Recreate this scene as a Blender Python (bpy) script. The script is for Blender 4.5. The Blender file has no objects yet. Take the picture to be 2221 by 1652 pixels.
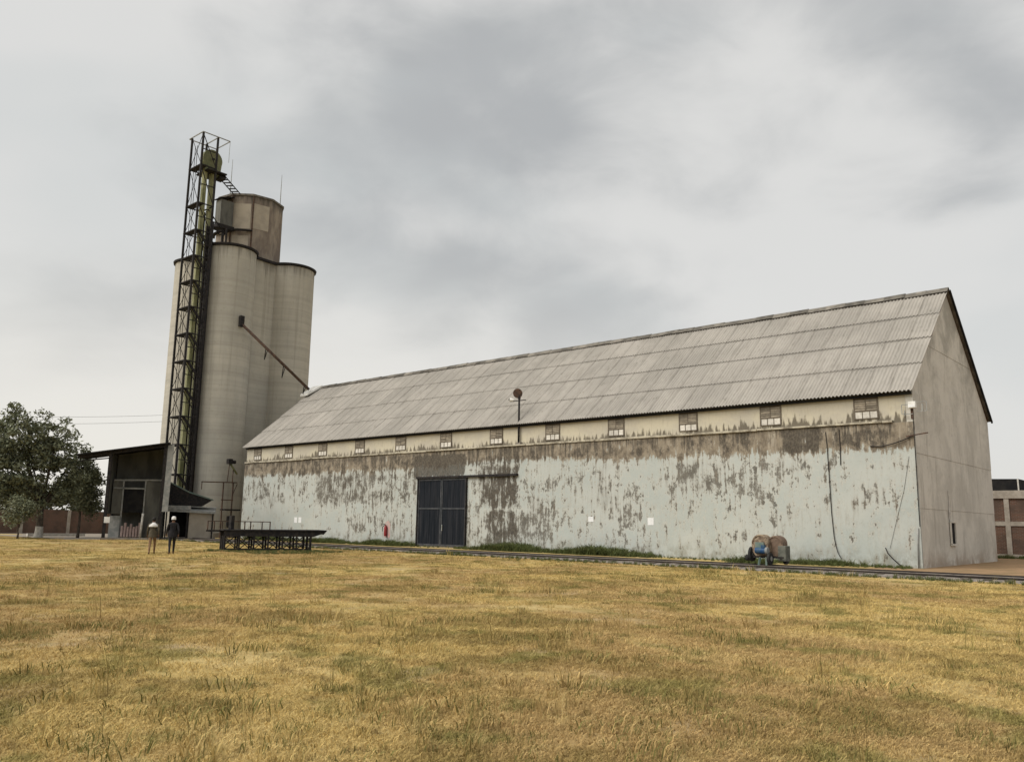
import bpy, bmesh, math, random
import numpy as np
from mathutils import Vector, Matrix
random.seed(7)
rng = np.random.default_rng(11)
scn = bpy.context.scene
COL = scn.collection

# ------------------------------------------------------------------ camera
CAM = Vector((11.3087, -40.0214, 1.65))
YAW, PITCH, ROLL, FPX = -0.7252, 0.1680, 0.0163, 1819.7
cam_d = bpy.data.cameras.new('camera')
cam_d.sensor_width = 36.0
cam_d.lens = 36.0 * FPX / 2220.0
cam_d.clip_start = 0.05
cam_d.clip_end = 3000.0
cam = bpy.data.objects.new('camera', cam_d)
COL.objects.link(cam)
fw = Vector((math.sin(YAW) * math.cos(PITCH), math.cos(YAW) * math.cos(PITCH), math.sin(PITCH)))
rt = Vector((math.cos(YAW), -math.sin(YAW), 0.0))
up = rt.cross(fw)
r2 = rt * math.cos(ROLL) + up * math.sin(ROLL)
u2 = -rt * math.sin(ROLL) + up * math.cos(ROLL)
cam.matrix_world = Matrix(((r2.x, u2.x, -fw.x, CAM.x), (r2.y, u2.y, -fw.y, CAM.y), (r2.z, u2.z, -fw.z, CAM.z), (0, 0, 0, 1)))
scn.camera = cam

# ------------------------------------------------------------------ sun + sky
SUN_AZ, SUN_EL = math.radians(-160.0), math.radians(44.0)   # compass from +Y, clockwise
sun_dir = Vector((math.sin(SUN_AZ) * math.cos(SUN_EL), math.cos(SUN_AZ) * math.cos(SUN_EL), math.sin(SUN_EL)))
sl = bpy.data.lights.new('sun', 'SUN')
sl.energy = 1.5
sl.angle = math.radians(45.0)
sl.color = (1.0, 0.95, 0.86)
so = bpy.data.objects.new('sun', sl)
so.rotation_euler = (-sun_dir).to_track_quat('-Z', 'Y').to_euler()
so.location = (0, -30, 60)
COL.objects.link(so)

scn.view_settings.view_transform = 'Standard'
scn.view_settings.look = 'None'
scn.view_settings.exposure = 1.05
scn.view_settings.gamma = 1.0
scn.cycles.max_bounces = 5
scn.cycles.diffuse_bounces = 3
scn.cycles.glossy_bounces = 2


class NT:
    """small helper to write node trees"""
    def __init__(self, tree):
        self.t = tree
        self.n = tree.nodes
        self.l = tree.links
        self.n.clear()

    def node(self, typ, **kw):
        nd = self.n.new(typ)
        for k, v in kw.items():
            setattr(nd, k, v)
        return nd

    def put(self, sock, v):
        if isinstance(v, bpy.types.NodeSocket):
            self.l.new(v, sock)
        elif v is not None:
            if isinstance(v, (tuple, list)) and len(v) == 3 and sock.type == 'RGBA':
                v = (*v, 1.0)
            sock.default_value = v

    def math(self, op, a, b=None, c=None, clamp=False):
        nd = self.node('ShaderNodeMath', operation=op, use_clamp=clamp)
        self.put(nd.inputs[0], a)
        if b is not None:
            self.put(nd.inputs[1], b)
        if c is not None:
            self.put(nd.inputs[2], c)
        return nd.outputs[0]

    def vmul(self, v, s):
        nd = self.node('ShaderNodeVectorMath', operation='MULTIPLY')
        self.put(nd.inputs[0], v)
        self.put(nd.inputs[1], s)
        return nd.outputs[0]

    def vadd(self, v, s):
        nd = self.node('ShaderNodeVectorMath', operation='ADD')
        self.put(nd.inputs[0], v)
        self.put(nd.inputs[1], s)
        return nd.outputs[0]

    def noise(self, vec, scale=1.0, detail=4.0, rough=0.55, dist=0.0):
        nd = self.node('ShaderNodeTexNoise')
        self.put(nd.inputs['Vector'], vec)
        nd.inputs['Scale'].default_value = scale
        nd.inputs['Detail'].default_value = detail
        nd.inputs['Roughness'].default_value = rough
        nd.inputs['Distortion'].default_value = dist
        return nd.outputs['Fac']

    def step(self, v, a, b, lo=0.0, hi=1.0):
        nd = self.node('ShaderNodeMapRange', interpolation_type='SMOOTHSTEP')
        self.put(nd.inputs['Value'], v)
        nd.inputs['From Min'].default_value = a
        nd.inputs['From Max'].default_value = b
        nd.inputs['To Min'].default_value = lo
        nd.inputs['To Max'].default_value = hi
        return nd.outputs['Result']

    def mix(self, f, a, b, mode='MIX'):
        nd = self.node('ShaderNodeMix', data_type='RGBA', blend_type=mode)
        self.put(nd.inputs[0], f)
        self.put(nd.inputs[6], a)
        self.put(nd.inputs[7], b)
        return nd.outputs[2]

    def attr(self, name):
        nd = self.node('ShaderNodeAttribute')
        nd.attribute_name = name
        return nd.outputs['Fac']

    def pos(self):
        return self.node('ShaderNodeNewGeometry').outputs['Position']

    def sep(self, v):
        nd = self.node('ShaderNodeSeparateXYZ')
        self.put(nd.inputs[0], v)
        return nd.outputs

    def comb(self, x, y, z):
        nd = self.node('ShaderNodeCombineXYZ')
        self.put(nd.inputs[0], x)
        self.put(nd.inputs[1], y)
        self.put(nd.inputs[2], z)
        return nd.outputs[0]


# world: overcast cloud sheet over a Nishita sky
world = bpy.data.worlds.new('World')
scn.world = world
world.use_nodes = True
world.cycles.sampling_method = 'MANUAL'
world.cycles.sample_map_resolution = 256
w = NT(world.node_tree)
sky = w.node('ShaderNodeTexSky', sky_type='NISHITA')
sky.sun_disc = False
sky.sun_elevation = SUN_EL
sky.sun_rotation = SUN_AZ % (2 * math.pi)
sky.dust_density = 3.0
gen = w.node('ShaderNodeTexCoord').outputs['Generated']
nrm = w.node('ShaderNodeVectorMath', operation='NORMALIZE')
w.put(nrm.inputs[0], gen)
dx, dy, dz = w.sep(nrm.outputs[0])
CLOUD_OFF = (17.4, 13.9, 0.0)
# lumpy overcast sheet: the noise flattens towards the horizon as a real layer does
pv = w.vadd(w.comb(dx, dy, w.math('MULTIPLY', dz, 1.9)), CLOUD_OFF)
big = w.noise(pv, 2.3, 2.5, 0.5, 0.25)
fine = w.noise(w.vadd(pv, (7.7, 2.2, 1.0)), 6.5, 5.0, 0.55, 0.3)
cl = w.math('ADD', w.math('MULTIPLY', big, 0.76), w.math('MULTIPLY', fine, 0.24))
shade = w.step(cl, 0.46, 0.66)
SKYK = 0.49
ccol = w.mix(shade, (0.735 * SKYK, 0.73 * SKYK, 0.71 * SKYK), (0.46 * SKYK, 0.47 * SKYK, 0.472 * SKYK))
# thin places where the blue of the sky tints the sheet
thin = w.step(w.noise(w.vadd(pv, (1.3, 9.1, 4.0)), 2.6, 3.0, 0.5, 0.2), 0.50, 0.70, 0.0, 0.45)
ccol = w.mix(thin, ccol, (0.60 * SKYK, 0.625 * SKYK, 0.62 * SKYK))
hor = w.step(dz, 0.0, 0.36, 1.0, 0.0)
west = w.step(w.math('ADD', w.math('MULTIPLY', dx, -.97), w.math('MULTIPLY', dy, .24)), .45, .98, 0.10, 1.0)
ccol = w.mix(w.math('MULTIPLY', w.math('MULTIPLY', hor, 1.0), west), ccol, (0.86 * SKYK, 0.83 * SKYK, 0.765 * SKYK))
skyc = w.node('ShaderNodeVectorMath', operation='SCALE')
w.put(skyc.inputs[0], sky.outputs[0])
skyc.inputs['Scale'].default_value = 0.065
tot = w.mix(0.94, skyc.outputs[0], ccol)
bg = w.node('ShaderNodeBackground')
w.put(bg.inputs['Color'], tot)
bg.inputs['Strength'].default_value = 1.0
wo = w.node('ShaderNodeOutputWorld')
w.l.new(bg.outputs[0], wo.inputs['Surface'])

# ------------------------------------------------------------------ materials
MATS = {}


def material(name, build, rough=0.85, metallic=0.0, spec=0.3):
    m = bpy.data.materials.new(name)
    m.use_nodes = True
    t = NT(m.node_tree)
    b = t.node('ShaderNodeBsdfPrincipled')
    b.inputs['Roughness'].default_value = rough
    b.inputs['Metallic'].default_value = metallic
    b.inputs['Specular IOR Level'].default_value = spec
    o = t.node('ShaderNodeOutputMaterial')
    t.l.new(b.outputs[0], o.inputs['Surface'])
    res = build(t)
    if isinstance(res, tuple) and len(res) == 2 and isinstance(res[0], bpy.types.NodeSocket):
        col, h = res
    else:
        col, h = res, None
    t.put(b.inputs['Base Color'], col)
    if h is not None:
        bp = t.node('ShaderNodeBump')
        hs, dist = h
        bp.inputs['Distance'].default_value = dist
        bp.inputs['Strength'].default_value = 0.8
        t.put(bp.inputs['Height'], hs)
        t.l.new(bp.outputs[0], b.inputs['Normal'])
    MATS[name] = m
    return m


def plain(name, a, b, scale=3.0, rough=0.8, metallic=0.0, bump=0.0, stretch=(1, 1, 1), lo=0.38, hi=0.64, spec=0.3, rnd=0.0):
    def bld(t):
        p = t.vmul(t.pos(), stretch)
        n = t.noise(p, scale, 6.0, 0.65)
        c = t.mix(t.step(n, lo, hi), a, b)
        if rnd:
            oi = t.node('ShaderNodeObjectInfo').outputs['Random']
            c = t.mix(1.0, c, t.mix(oi, (1 - rnd,) * 3, (1 + rnd * 0.4,) * 3), 'MULTIPLY')
        if bump:
            return c, (n, bump)
        return c
    return material(name, bld, rough, metallic, spec)


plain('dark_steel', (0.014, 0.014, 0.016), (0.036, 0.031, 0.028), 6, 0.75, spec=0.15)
plain('rust_steel', (0.05, 0.035, 0.028), (0.11, 0.065, 0.045), 5, 0.85)
plain('grey_steel', (0.20, 0.21, 0.205), (0.31, 0.31, 0.295), 3, 0.6)
plain('door_trim', (0.035, 0.04, 0.046), (0.07, 0.072, 0.078), 3, 0.7)
plain('pale_sheet', (0.42, 0.41, 0.37), (0.30, 0.28, 0.24), 1.8, 0.7, stretch=(1, 1, .3))
plain('olive_casing', (0.36, 0.36, 0.20), (0.14, 0.145, 0.065), 1.1, 0.6, stretch=(1, 1, .25))
plain('green_hood', (0.11, 0.125, 0.06), (0.19, 0.19, 0.10), 1.6, 0.6)
plain('white_paint', (0.78, 0.78, 0.76), (0.62, 0.61, 0.57), 3, 0.6)
plain('pink_board', (0.50, 0.30, 0.28), (0.42, 0.36, 0.33), 4, 0.8)
plain('red_paint', (0.30, 0.03, 0.035), (0.20, 0.03, 0.03), 6, 0.4)
plain('black_rubber', (0.016, 0.016, 0.016), (0.03, 0.03, 0.028), 8, 0.85)
plain('blue_motor', (0.012, 0.055, 0.15), (0.04, 0.085, 0.13), 7, 0.55)
plain('switch_grey', (0.085, 0.09, 0.075), (0.14, 0.14, 0.115), 4, 0.7)
plain('teal_paint', (0.10, 0.155, 0.145), (0.17, 0.19, 0.155), 5, 0.6)
plain('tan_drum', (0.30, 0.235, 0.165), (0.12, 0.08, 0.055), 7, 0.75)
plain('brown_drum', (0.13, 0.09, 0.065), (0.20, 0.14, 0.10), 4, 0.75)
plain('sleeper_wood', (0.10, 0.085, 0.07), (0.18, 0.15, 0.125), 5, 0.95, rnd=0.3)
plain('rail_steel', (0.032, 0.026, 0.023), (0.06, 0.045, 0.036), 6, 0.7)
plain('bark', (0.055, 0.045, 0.036), (0.12, 0.10, 0.08), 9, 0.95, bump=0.02, stretch=(1, 1, .3))
plain('limewash', (0.55, 0.53, 0.49), (0.40, 0.38, 0.34), 5, 0.9)
plain('concrete_frame', (0.40, 0.36, 0.31), (0.30, 0.265, 0.225), 2.5, 0.9, bump=0.01)
plain('ledge_plaster', (0.47, 0.43, 0.34), (0.20, 0.175, 0.135), 2.2, 0.95, lo=.40, hi=.66)
plain('plinth', (0.24, 0.215, 0.185), (0.16, 0.145, 0.125), 2.0, 0.9, bump=0.01)
plain('window_wood', (0.11, 0.09, 0.068), (0.16, 0.135, 0.105), 8, 0.85)
plain('louvre_slat', (0.31, 0.27, 0.21), (0.22, 0.19, 0.15), 6, 0.85, rnd=0.35)
plain('whitewashed_pane', (0.70, 0.67, 0.61), (0.55, 0.52, 0.46), 6, 0.55, rnd=0.2)
plain('ridge_cap', (0.125, 0.115, 0.10), (0.24, 0.22, 0.19), 1.7, 0.95, rnd=0.45)
plain('tar_roof', (0.014, 0.014, 0.016), (0.026, 0.025, 0.024), 2, 0.9, spec=0.12)
plain('shed_panel', (0.14, 0.14, 0.125), (0.085, 0.085, 0.078), 1.2, 0.85, stretch=(1, 1, .4))
plain('skin', (0.12, 0.065, 0.04), (0.15, 0.085, 0.055), 6, 0.6)
plain('olive_cloth', (0.065, 0.055, 0.038), (0.10, 0.085, 0.06), 7, 0.95)
plain('brown_cloth', (0.16, 0.095, 0.05), (0.24, 0.15, 0.09), 7, 0.95)
plain('black_cloth', (0.012, 0.012, 0.014), (0.022, 0.021, 0.024), 7, 0.95)
plain('shoe', (0.09, 0.05, 0.03), (0.13, 0.08, 0.05), 7, 0.8)
plain('white_cloth', (0.72, 0.71, 0.70), (0.62, 0.61, 0.60), 7, 0.9)
plain('hair', (0.012, 0.010, 0.009), (0.02, 0.018, 0.016), 9, 0.8)
plain('sack', (0.36, 0.27, 0.25), (0.25, 0.19, 0.18), 4, 0.95)
plain('paper', (0.74, 0.75, 0.76), (0.66, 0.67, 0.68), 9, 0.8)


def m_brick(t):
    p = t.pos()
    x, y, z = t.sep(p)
    uv = t.comb(t.math('ADD', x, y), z, 0.0)
    br = t.node('ShaderNodeTexBrick')
    t.put(br.inputs['Vector'], uv)
    br.inputs['Color1'].default_value = (0.16, 0.075, 0.05, 1)
    br.inputs['Color2'].default_value = (0.115, 0.062, 0.045, 1)
    br.inputs['Mortar'].default_value = (0.19, 0.155, 0.125, 1)
    br.inputs['Scale'].default_value = 1.0
    br.inputs['Mortar Size'].default_value = 0.012
    br.inputs['Brick Width'].default_value = 0.26
    br.inputs['Row Height'].default_value = 0.085
    n = t.noise(p, 1.1, 5, 0.6)
    c = t.mix(t.step(n, .4, .7), br.outputs['Color'], (0.10, 0.07, 0.055))
    return c, (br.outputs['Fac'], -0.01)


material('brick', m_brick, 0.95)


def m_roof(t):
    p = t.pos()
    oi = t.node('ShaderNodeObjectInfo').outputs['Random']
    n = t.noise(p, 0.35, 5, 0.65)
    f = t.noise(t.vmul(p, (5.0, .55, .55)), 1.0, 6, 0.7)
    g = t.noise(p, 2.2, 7, 0.75)
    c = t.mix(t.step(n, .36, .64), (0.385, 0.36, 0.325), (0.325, 0.305, 0.275))
    c = t.mix(t.step(f, .48, .70, 0, .55), c, (0.215, 0.20, 0.175))
    c = t.mix(t.step(f, .30, .42, .4, 0), c, (0.45, 0.425, 0.385))
    c = t.mix(t.step(g, .56, .68, 0, .5), c, (0.185, 0.175, 0.145))
    c = t.mix(t.step(g, .30, .40, .5, 0), c, (0.43, 0.42, 0.35))
    c = t.mix(1.0, c, t.mix(oi, (0.95,) * 3, (1.04,) * 3), 'MULTIPLY')
    return c


material('asbestos_sheet', m_roof, 0.95, spec=0.15)


def m_lower_wall(t):
    p = t.pos()
    x, y, z = t.sep(p)
    peel, band, dark = t.attr('peel'), t.attr('band'), t.attr('dark')
    M = lambda v, k: t.math('MULTIPLY', v, k)
    A = lambda u, v: t.math('ADD', u, v)
    C = lambda v: t.math('SUBTRACT', v, .5)
    fr = t.noise(t.vmul(p, (1.9, 1.0, 1.35)), 1.0, 8, 0.74, 0.2)       # fractal flaking, all sizes
    run = t.noise(t.vmul(p, (6.0, 1.0, 0.55)), 1.0, 4, 0.65)            # vertical runs
    wide = t.noise(t.vmul(p, (.33, 1, .5)), 1.0, 3, 0.5)                # broad fields
    spk = t.noise(t.vmul(p, (10.0, 1, 6.0)), 1.0, 3, 0.7)               # grit
    # pours of the wall: tone and soundness change from panel to panel
    wn = t.node('ShaderNodeTexWhiteNoise', noise_dimensions='2D')
    t.put(wn.inputs['Vector'], t.comb(t.math('FLOOR', M(A(x, 60.0), 1 / 3.34)), t.math('FLOOR', M(z, 1 / 2.6)), 0.0))
    pan = wn.outputs['Value']
    paint = t.mix(t.step(wide, .36, .64), (0.385, 0.418, 0.40), (0.445, 0.46, 0.432))
    paint = t.mix(M(pan, .35), paint, (0.475, 0.50, 0.475))
    paint = t.mix(t.step(run, .50, .72, 0, .40), paint, (0.53, 0.535, 0.495))
    paint = t.mix(t.step(A(M(fr, .6), M(run, .4)), .47, .60, 0, .55), paint, (0.30, 0.305, 0.275))
    paint = t.mix(t.step(spk, .56, .70, 0, .35), paint, (0.25, 0.25, 0.22))
    bare = t.mix(t.step(fr, .48, .66), (0.21, 0.188, 0.155), (0.095, 0.088, 0.077))
    bare = t.mix(t.step(run, .52, .68, 0, .6), bare, (0.32, 0.30, 0.26))
    bare = t.mix(t.step(spk, .50, .64, 0, .5), bare, (0.085, 0.08, 0.07))
    drive = A(A(peel, M(C(fr), 4.2)), A(A(M(C(run), 1.9), M(C(spk), 1.5)), M(C(pan), .22)))
    pm = t.step(drive, .34, .80)
    edge = M(t.step(drive, .12, .34), t.math('SUBTRACT', 1.0, pm))
    c = t.mix(M(edge, .45), paint, (0.57, 0.555, 0.50))
    c = t.mix(M(pm, .86), c, bare)
    # soft grey-black staining that spreads wider than the flakes
    st = A(A(peel, M(C(wide), 1.2)), A(M(C(run), 2.2), M(C(fr), 1.6)))
    c = t.mix(t.step(st, .16, .95, 0, .55), c, (0.125, 0.118, 0.102))
    # unpainted band under the ledge
    bc = t.mix(t.step(fr, .40, .62), (0.27, 0.23, 0.175), (0.155, 0.13, 0.10))
    bc = t.mix(t.step(run, .50, .66, 0, .65), bc, (0.40, 0.36, 0.295))
    bd = A(band, A(M(C(fr), 2.4), M(C(run), 2.0)))
    c = t.mix(t.step(bd, .36, .64), c, bc)
    # mould runs hanging from the ledge, each of its own length
    drip = t.noise(t.comb(M(x, 5.5), 0.0, M(z, .25)), 1.0, 4, 0.7)
    depth = M(t.math('SUBTRACT', 6.45, z), .75)
    hang = t.math('SUBTRACT', A(A(dark, .16), M(C(drip), 3.6)), depth)
    dd = t.math('MAXIMUM', hang, A(dark, A(A(M(C(run), 2.0), M(C(fr), 2.4)), M(C(spk), .6))))
    dm = t.step(dd, .34, .74, 0, .88)
    c = t.mix(dm, c, t.mix(t.step(spk, .4, .62), (0.058, 0.051, 0.043), (0.115, 0.10, 0.08)))
    foot = M(t.step(z, 0.0, 1.1, 1, 0), t.step(fr, .38, .6))
    c = t.mix(M(foot, .65), c, (0.18, 0.175, 0.135))
    h = t.math('SUBTRACT', M(spk, .3), pm)
    return c, (h, 0.015)


material('peeling_paint_wall', m_lower_wall, 0.92, spec=0.15)


def m_upper_wall(t):
    p = t.pos()
    x, y, z = t.sep(p)
    n1 = t.noise(t.vmul(p, (5.0, 1, 0.9)), 1.0, 4, 0.6)
    n3 = t.noise(t.vmul(p, (.45, 1, .9)), 1.0, 3, 0.6)
    f = t.noise(t.vmul(p, (9, 1, 2.0)), 1.0, 4, .65)
    c = t.mix(t.step(n3, .38, .62), (0.53, 0.488, 0.38), (0.46, 0.425, 0.35))
    c = t.mix(t.step(f, .48, .72, 0, .5), c, (0.38, 0.34, 0.265))
    grad = t.math('SUBTRACT', 1.0, t.math('DIVIDE', t.math('SUBTRACT', z, 6.50), 0.60))
    here = t.noise(t.comb(x, 0.0, 0.0), 0.45, 3, 0.6)
    drv = t.math('ADD', t.math('ADD', t.math('MULTIPLY', n1, 1.5), t.math('MULTIPLY', grad, .45)), t.math('MULTIPLY', t.math('SUBTRACT', here, .5), 1.3))
    c = t.mix(t.step(drv, .92, 1.12, 0, .85), c, (0.095, 0.08, 0.06))
    return c


material('cream_wall', m_upper_wall, 0.92, spec=0.15)


def m_gable(t):
    p = t.pos()
    x, y, z = t.sep(p)
    n = t.noise(t.vmul(p, (1, .45, .45)), 1.0, 7, 0.7, .4)
    s = t.noise(t.vmul(p, (1, 2.2, .22)), 1.0, 6, 0.7, .3)
    f = t.noise(p, 2.4, 7, 0.75)
    c = t.mix(t.step(n, .38, .62), (0.64, 0.615, 0.555), (0.51, 0.49, 0.44))
    c = t.mix(t.step(s, .52, .70, 0, .5), c, (0.30, 0.28, 0.24))
    c = t.mix(t.step(s, .30, .43, .5, 0), c, (0.60, 0.575, 0.515))
    c = t.mix(t.step(f, .53, .70, 0, .4), c, (0.33, 0.315, 0.275))
    top = t.math('ADD', t.math('MULTIPLY', t.math('SUBTRACT', n, .5), 3.0), t.math('MULTIPLY', t.math('SUBTRACT', z, 8.2), .12))
    c = t.mix(t.step(top, .15, .8, 0, .5), c, (0.24, 0.23, 0.20))
    foot = t.math('MULTIPLY', t.step(z, 0.0, .9, 1, 0), t.step(n, .36, .58))
    c = t.mix(t.math('MULTIPLY', foot, .6), c, (0.30, 0.21, 0.14))
    return c, (f, 0.012)


material('gable_concrete', m_gable, 0.93, spec=0.15)


def m_silo(t):
    p = t.pos()
    x, y, z = t.sep(p)
    rings = t.noise(t.comb(0.0, 0.0, z), 0.9, 5, 0.7)
    lift_ = t.math('PINGPONG', z, 0.62)
    big = t.noise(t.vmul(p, (.30, .30, .16)), 1.0, 5, 0.65)
    s = t.noise(t.vmul(p, (2.2, 2.2, .06)), 1.0, 5, 0.65)
    f = t.noise(p, 3.0, 6, 0.72)
    c = t.mix(t.step(big, .36, .64), (0.46, 0.435, 0.375), (0.385, 0.37, 0.325))
    c = t.mix(t.step(rings, .44, .62, 0, .42), c, (0.285, 0.27, 0.235))
    c = t.mix(t.step(rings, .30, .42, .4, 0), c, (0.48, 0.45, 0.385))
    c = t.mix(t.step(lift_, 0.0, .05, .28, 0), c, (0.22, 0.21, 0.18))
    c = t.mix(t.step(s, .50, .70, 0, .42), c, (0.255, 0.24, 0.205))
    rn = t.math('ADD', t.math('MULTIPLY', t.math('SUBTRACT', s, .5), 3.0), t.math('MULTIPLY', t.math('SUBTRACT', z, 25.6), .45))
    c = t.mix(t.step(rn, .15, .75, 0, .6), c, (0.15, 0.14, 0.12))
    c = t.mix(t.step(f, .54, .74, 0, .35), c, (0.22, 0.205, 0.175))
    return c, (f, 0.012)


material('silo_concrete', m_silo, 0.93, spec=0.15)


def m_head(t):
    p = t.pos()
    x, y, z = t.sep(p)
    n = t.noise(t.vmul(p, (.9, .9, .35)), 1.0, 6, 0.65)
    s = t.noise(t.vmul(p, (2.4, 2.4, .25)), 1.0, 5, 0.65)
    c = t.mix(t.step(n, .38, .60), (0.29, 0.25, 0.205), (0.18, 0.15, 0.127))
    top = t.math('ADD', s, t.math('MULTIPLY', t.math('SUBTRACT', z, 32.6), .22))
    c = t.mix(t.step(top, .46, .72, 0, .85), c, (0.07, 0.066, 0.058))
    return c, (n, 0.01)


material('headhouse_concrete', m_head, 0.93, spec=0.15)
plain('repair_render', (0.39, 0.345, 0.28), (0.32, 0.285, 0.235), 1.0, 0.93)


def m_door(t):
    p = t.pos()
    n = t.noise(t.vmul(p, (6.0, 1, .35)), 1.0, 6, 0.65)
    g = t.noise(p, .5, 3, .5)
    c = t.mix(t.step(n, .42, .68), (0.009, 0.012, 0.017), (0.027, 0.028, 0.033))
    c = t.mix(t.step(g, .45, .65, 0, .5), c, (0.018, 0.02, 0.026))
    return c


material('door_steel', m_door, 0.8, spec=0.12)


def grass_colours(t, p, det=4):
    """shared by soil and blades: patches of straw, tan, red-brown, bleached and dull green across the field"""
    x, y, z = t.sep(p)
    q = t.comb(x, y, 0.0)
    a = t.noise(q, 0.15, 3, 0.62, .4)
    b = t.noise(t.vadd(q, (31.0, 7.0, 0.0)), 0.34, 4, 0.70)
    g = t.noise(t.vadd(q, (3.0, 41.0, 0.0)), 0.75, 3, 0.65)
    e = t.noise(t.vadd(q, (13.0, 77.0, 0.0)), 3.0, det, 0.7)
    c = t.mix(t.step(a, .42, .58), (0.495, 0.375, 0.155), (0.415, 0.295, 0.135))
    c = t.mix(t.step(b, .50, .62, 0, .8), c, (0.25, 0.185, 0.068))
    c = t.mix(t.step(b, .34, .46, .65, 0), c, (0.55, 0.425, 0.20))
    c = t.mix(t.step(g, .52, .64, 0, .75), c, (0.21, 0.19, 0.062))
    c = t.mix(t.step(e, .55, .70, 0, .7), c, (0.19, 0.135, 0.055))
    c = t.mix(t.step(e, .30, .44, .5, 0), c, (0.58, 0.46, 0.23))
    return c


def m_field(t):
    p = t.pos()
    c = grass_colours(t, p, 5)
    f = t.noise(p, 14.0, 4, .7)
    x, y, z = t.sep(p)
    soil = t.noise(t.vadd(t.comb(x, y, 0.0), (9.0, 5.0, 0.0)), 0.55, 4, .65)
    c = t.mix(t.step(soil, .55, .66, 0, .8), c, (0.42, 0.32, 0.195))
    c = t.mix(t.step(f, .48, .72, 0, .5), c, (0.22, 0.16, 0.08))
    return c, (f, 0.05)


material('dry_field', m_field, 0.97, spec=0.1)


def m_blade(t):
    p = t.pos()
    c = grass_colours(t, p, 2)
    sh = t.attr('shade')
    gr = t.attr('green')
    c = t.mix(gr, c, (0.15, 0.145, 0.05))
    c = t.mix(1.0, c, t.mix(sh, (0.70, 0.68, 0.62), (1.5, 1.48, 1.42)), 'MULTIPLY')
    return c


material('grass_blade', m_blade, 0.9, spec=0.15)


def m_weed(t):
    sh = t.attr('shade')
    n = t.noise(t.pos(), .8, 4, .6)
    c = t.mix(sh, (0.04, 0.055, 0.018), (0.125, 0.145, 0.05))
    return t.mix(t.step(n, .5, .7, 0, .6), c, (0.12, 0.12, 0.05))


material('weed_leaf', m_weed, 0.85, spec=0.2)


def m_leaf(t):
    sh = t.attr('shade')
    n = t.noise(t.pos(), .7, 4, .6)
    c = t.mix(sh, (0.07, 0.083, 0.048), (0.23, 0.245, 0.155))
    return t.mix(t.step(n, .45, .7, 0, .55), c, (0.16, 0.16, 0.11))


material('tree_leaf', m_leaf, 0.8, spec=0.25)


def m_ballast(t):
    p = t.pos()
    v = t.node('ShaderNodeTexVoronoi')
    t.put(v.inputs['Vector'], p)
    v.inputs['Scale'].default_value = 9.0
    n = t.noise(p, .6, 4, .6)
    c = t.mix(v.outputs['Color'], (0.17, 0.145, 0.125), (0.31, 0.275, 0.245))
    c = t.mix(t.step(n, .48, .66, 0, .6), c, (0.125, 0.115, 0.07))
    return c, (v.outputs['Distance'], .06)


material('ballast', m_ballast, 0.97, spec=0.1)
plain('dirt', (0.33, 0.215, 0.125), (0.235, 0.165, 0.09), 0.8, 0.97, bump=0.03, spec=0.1)
plain('path_concrete', (0.30, 0.26, 0.215), (0.22, 0.19, 0.155), 0.9, 0.95, bump=0.01)


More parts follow.
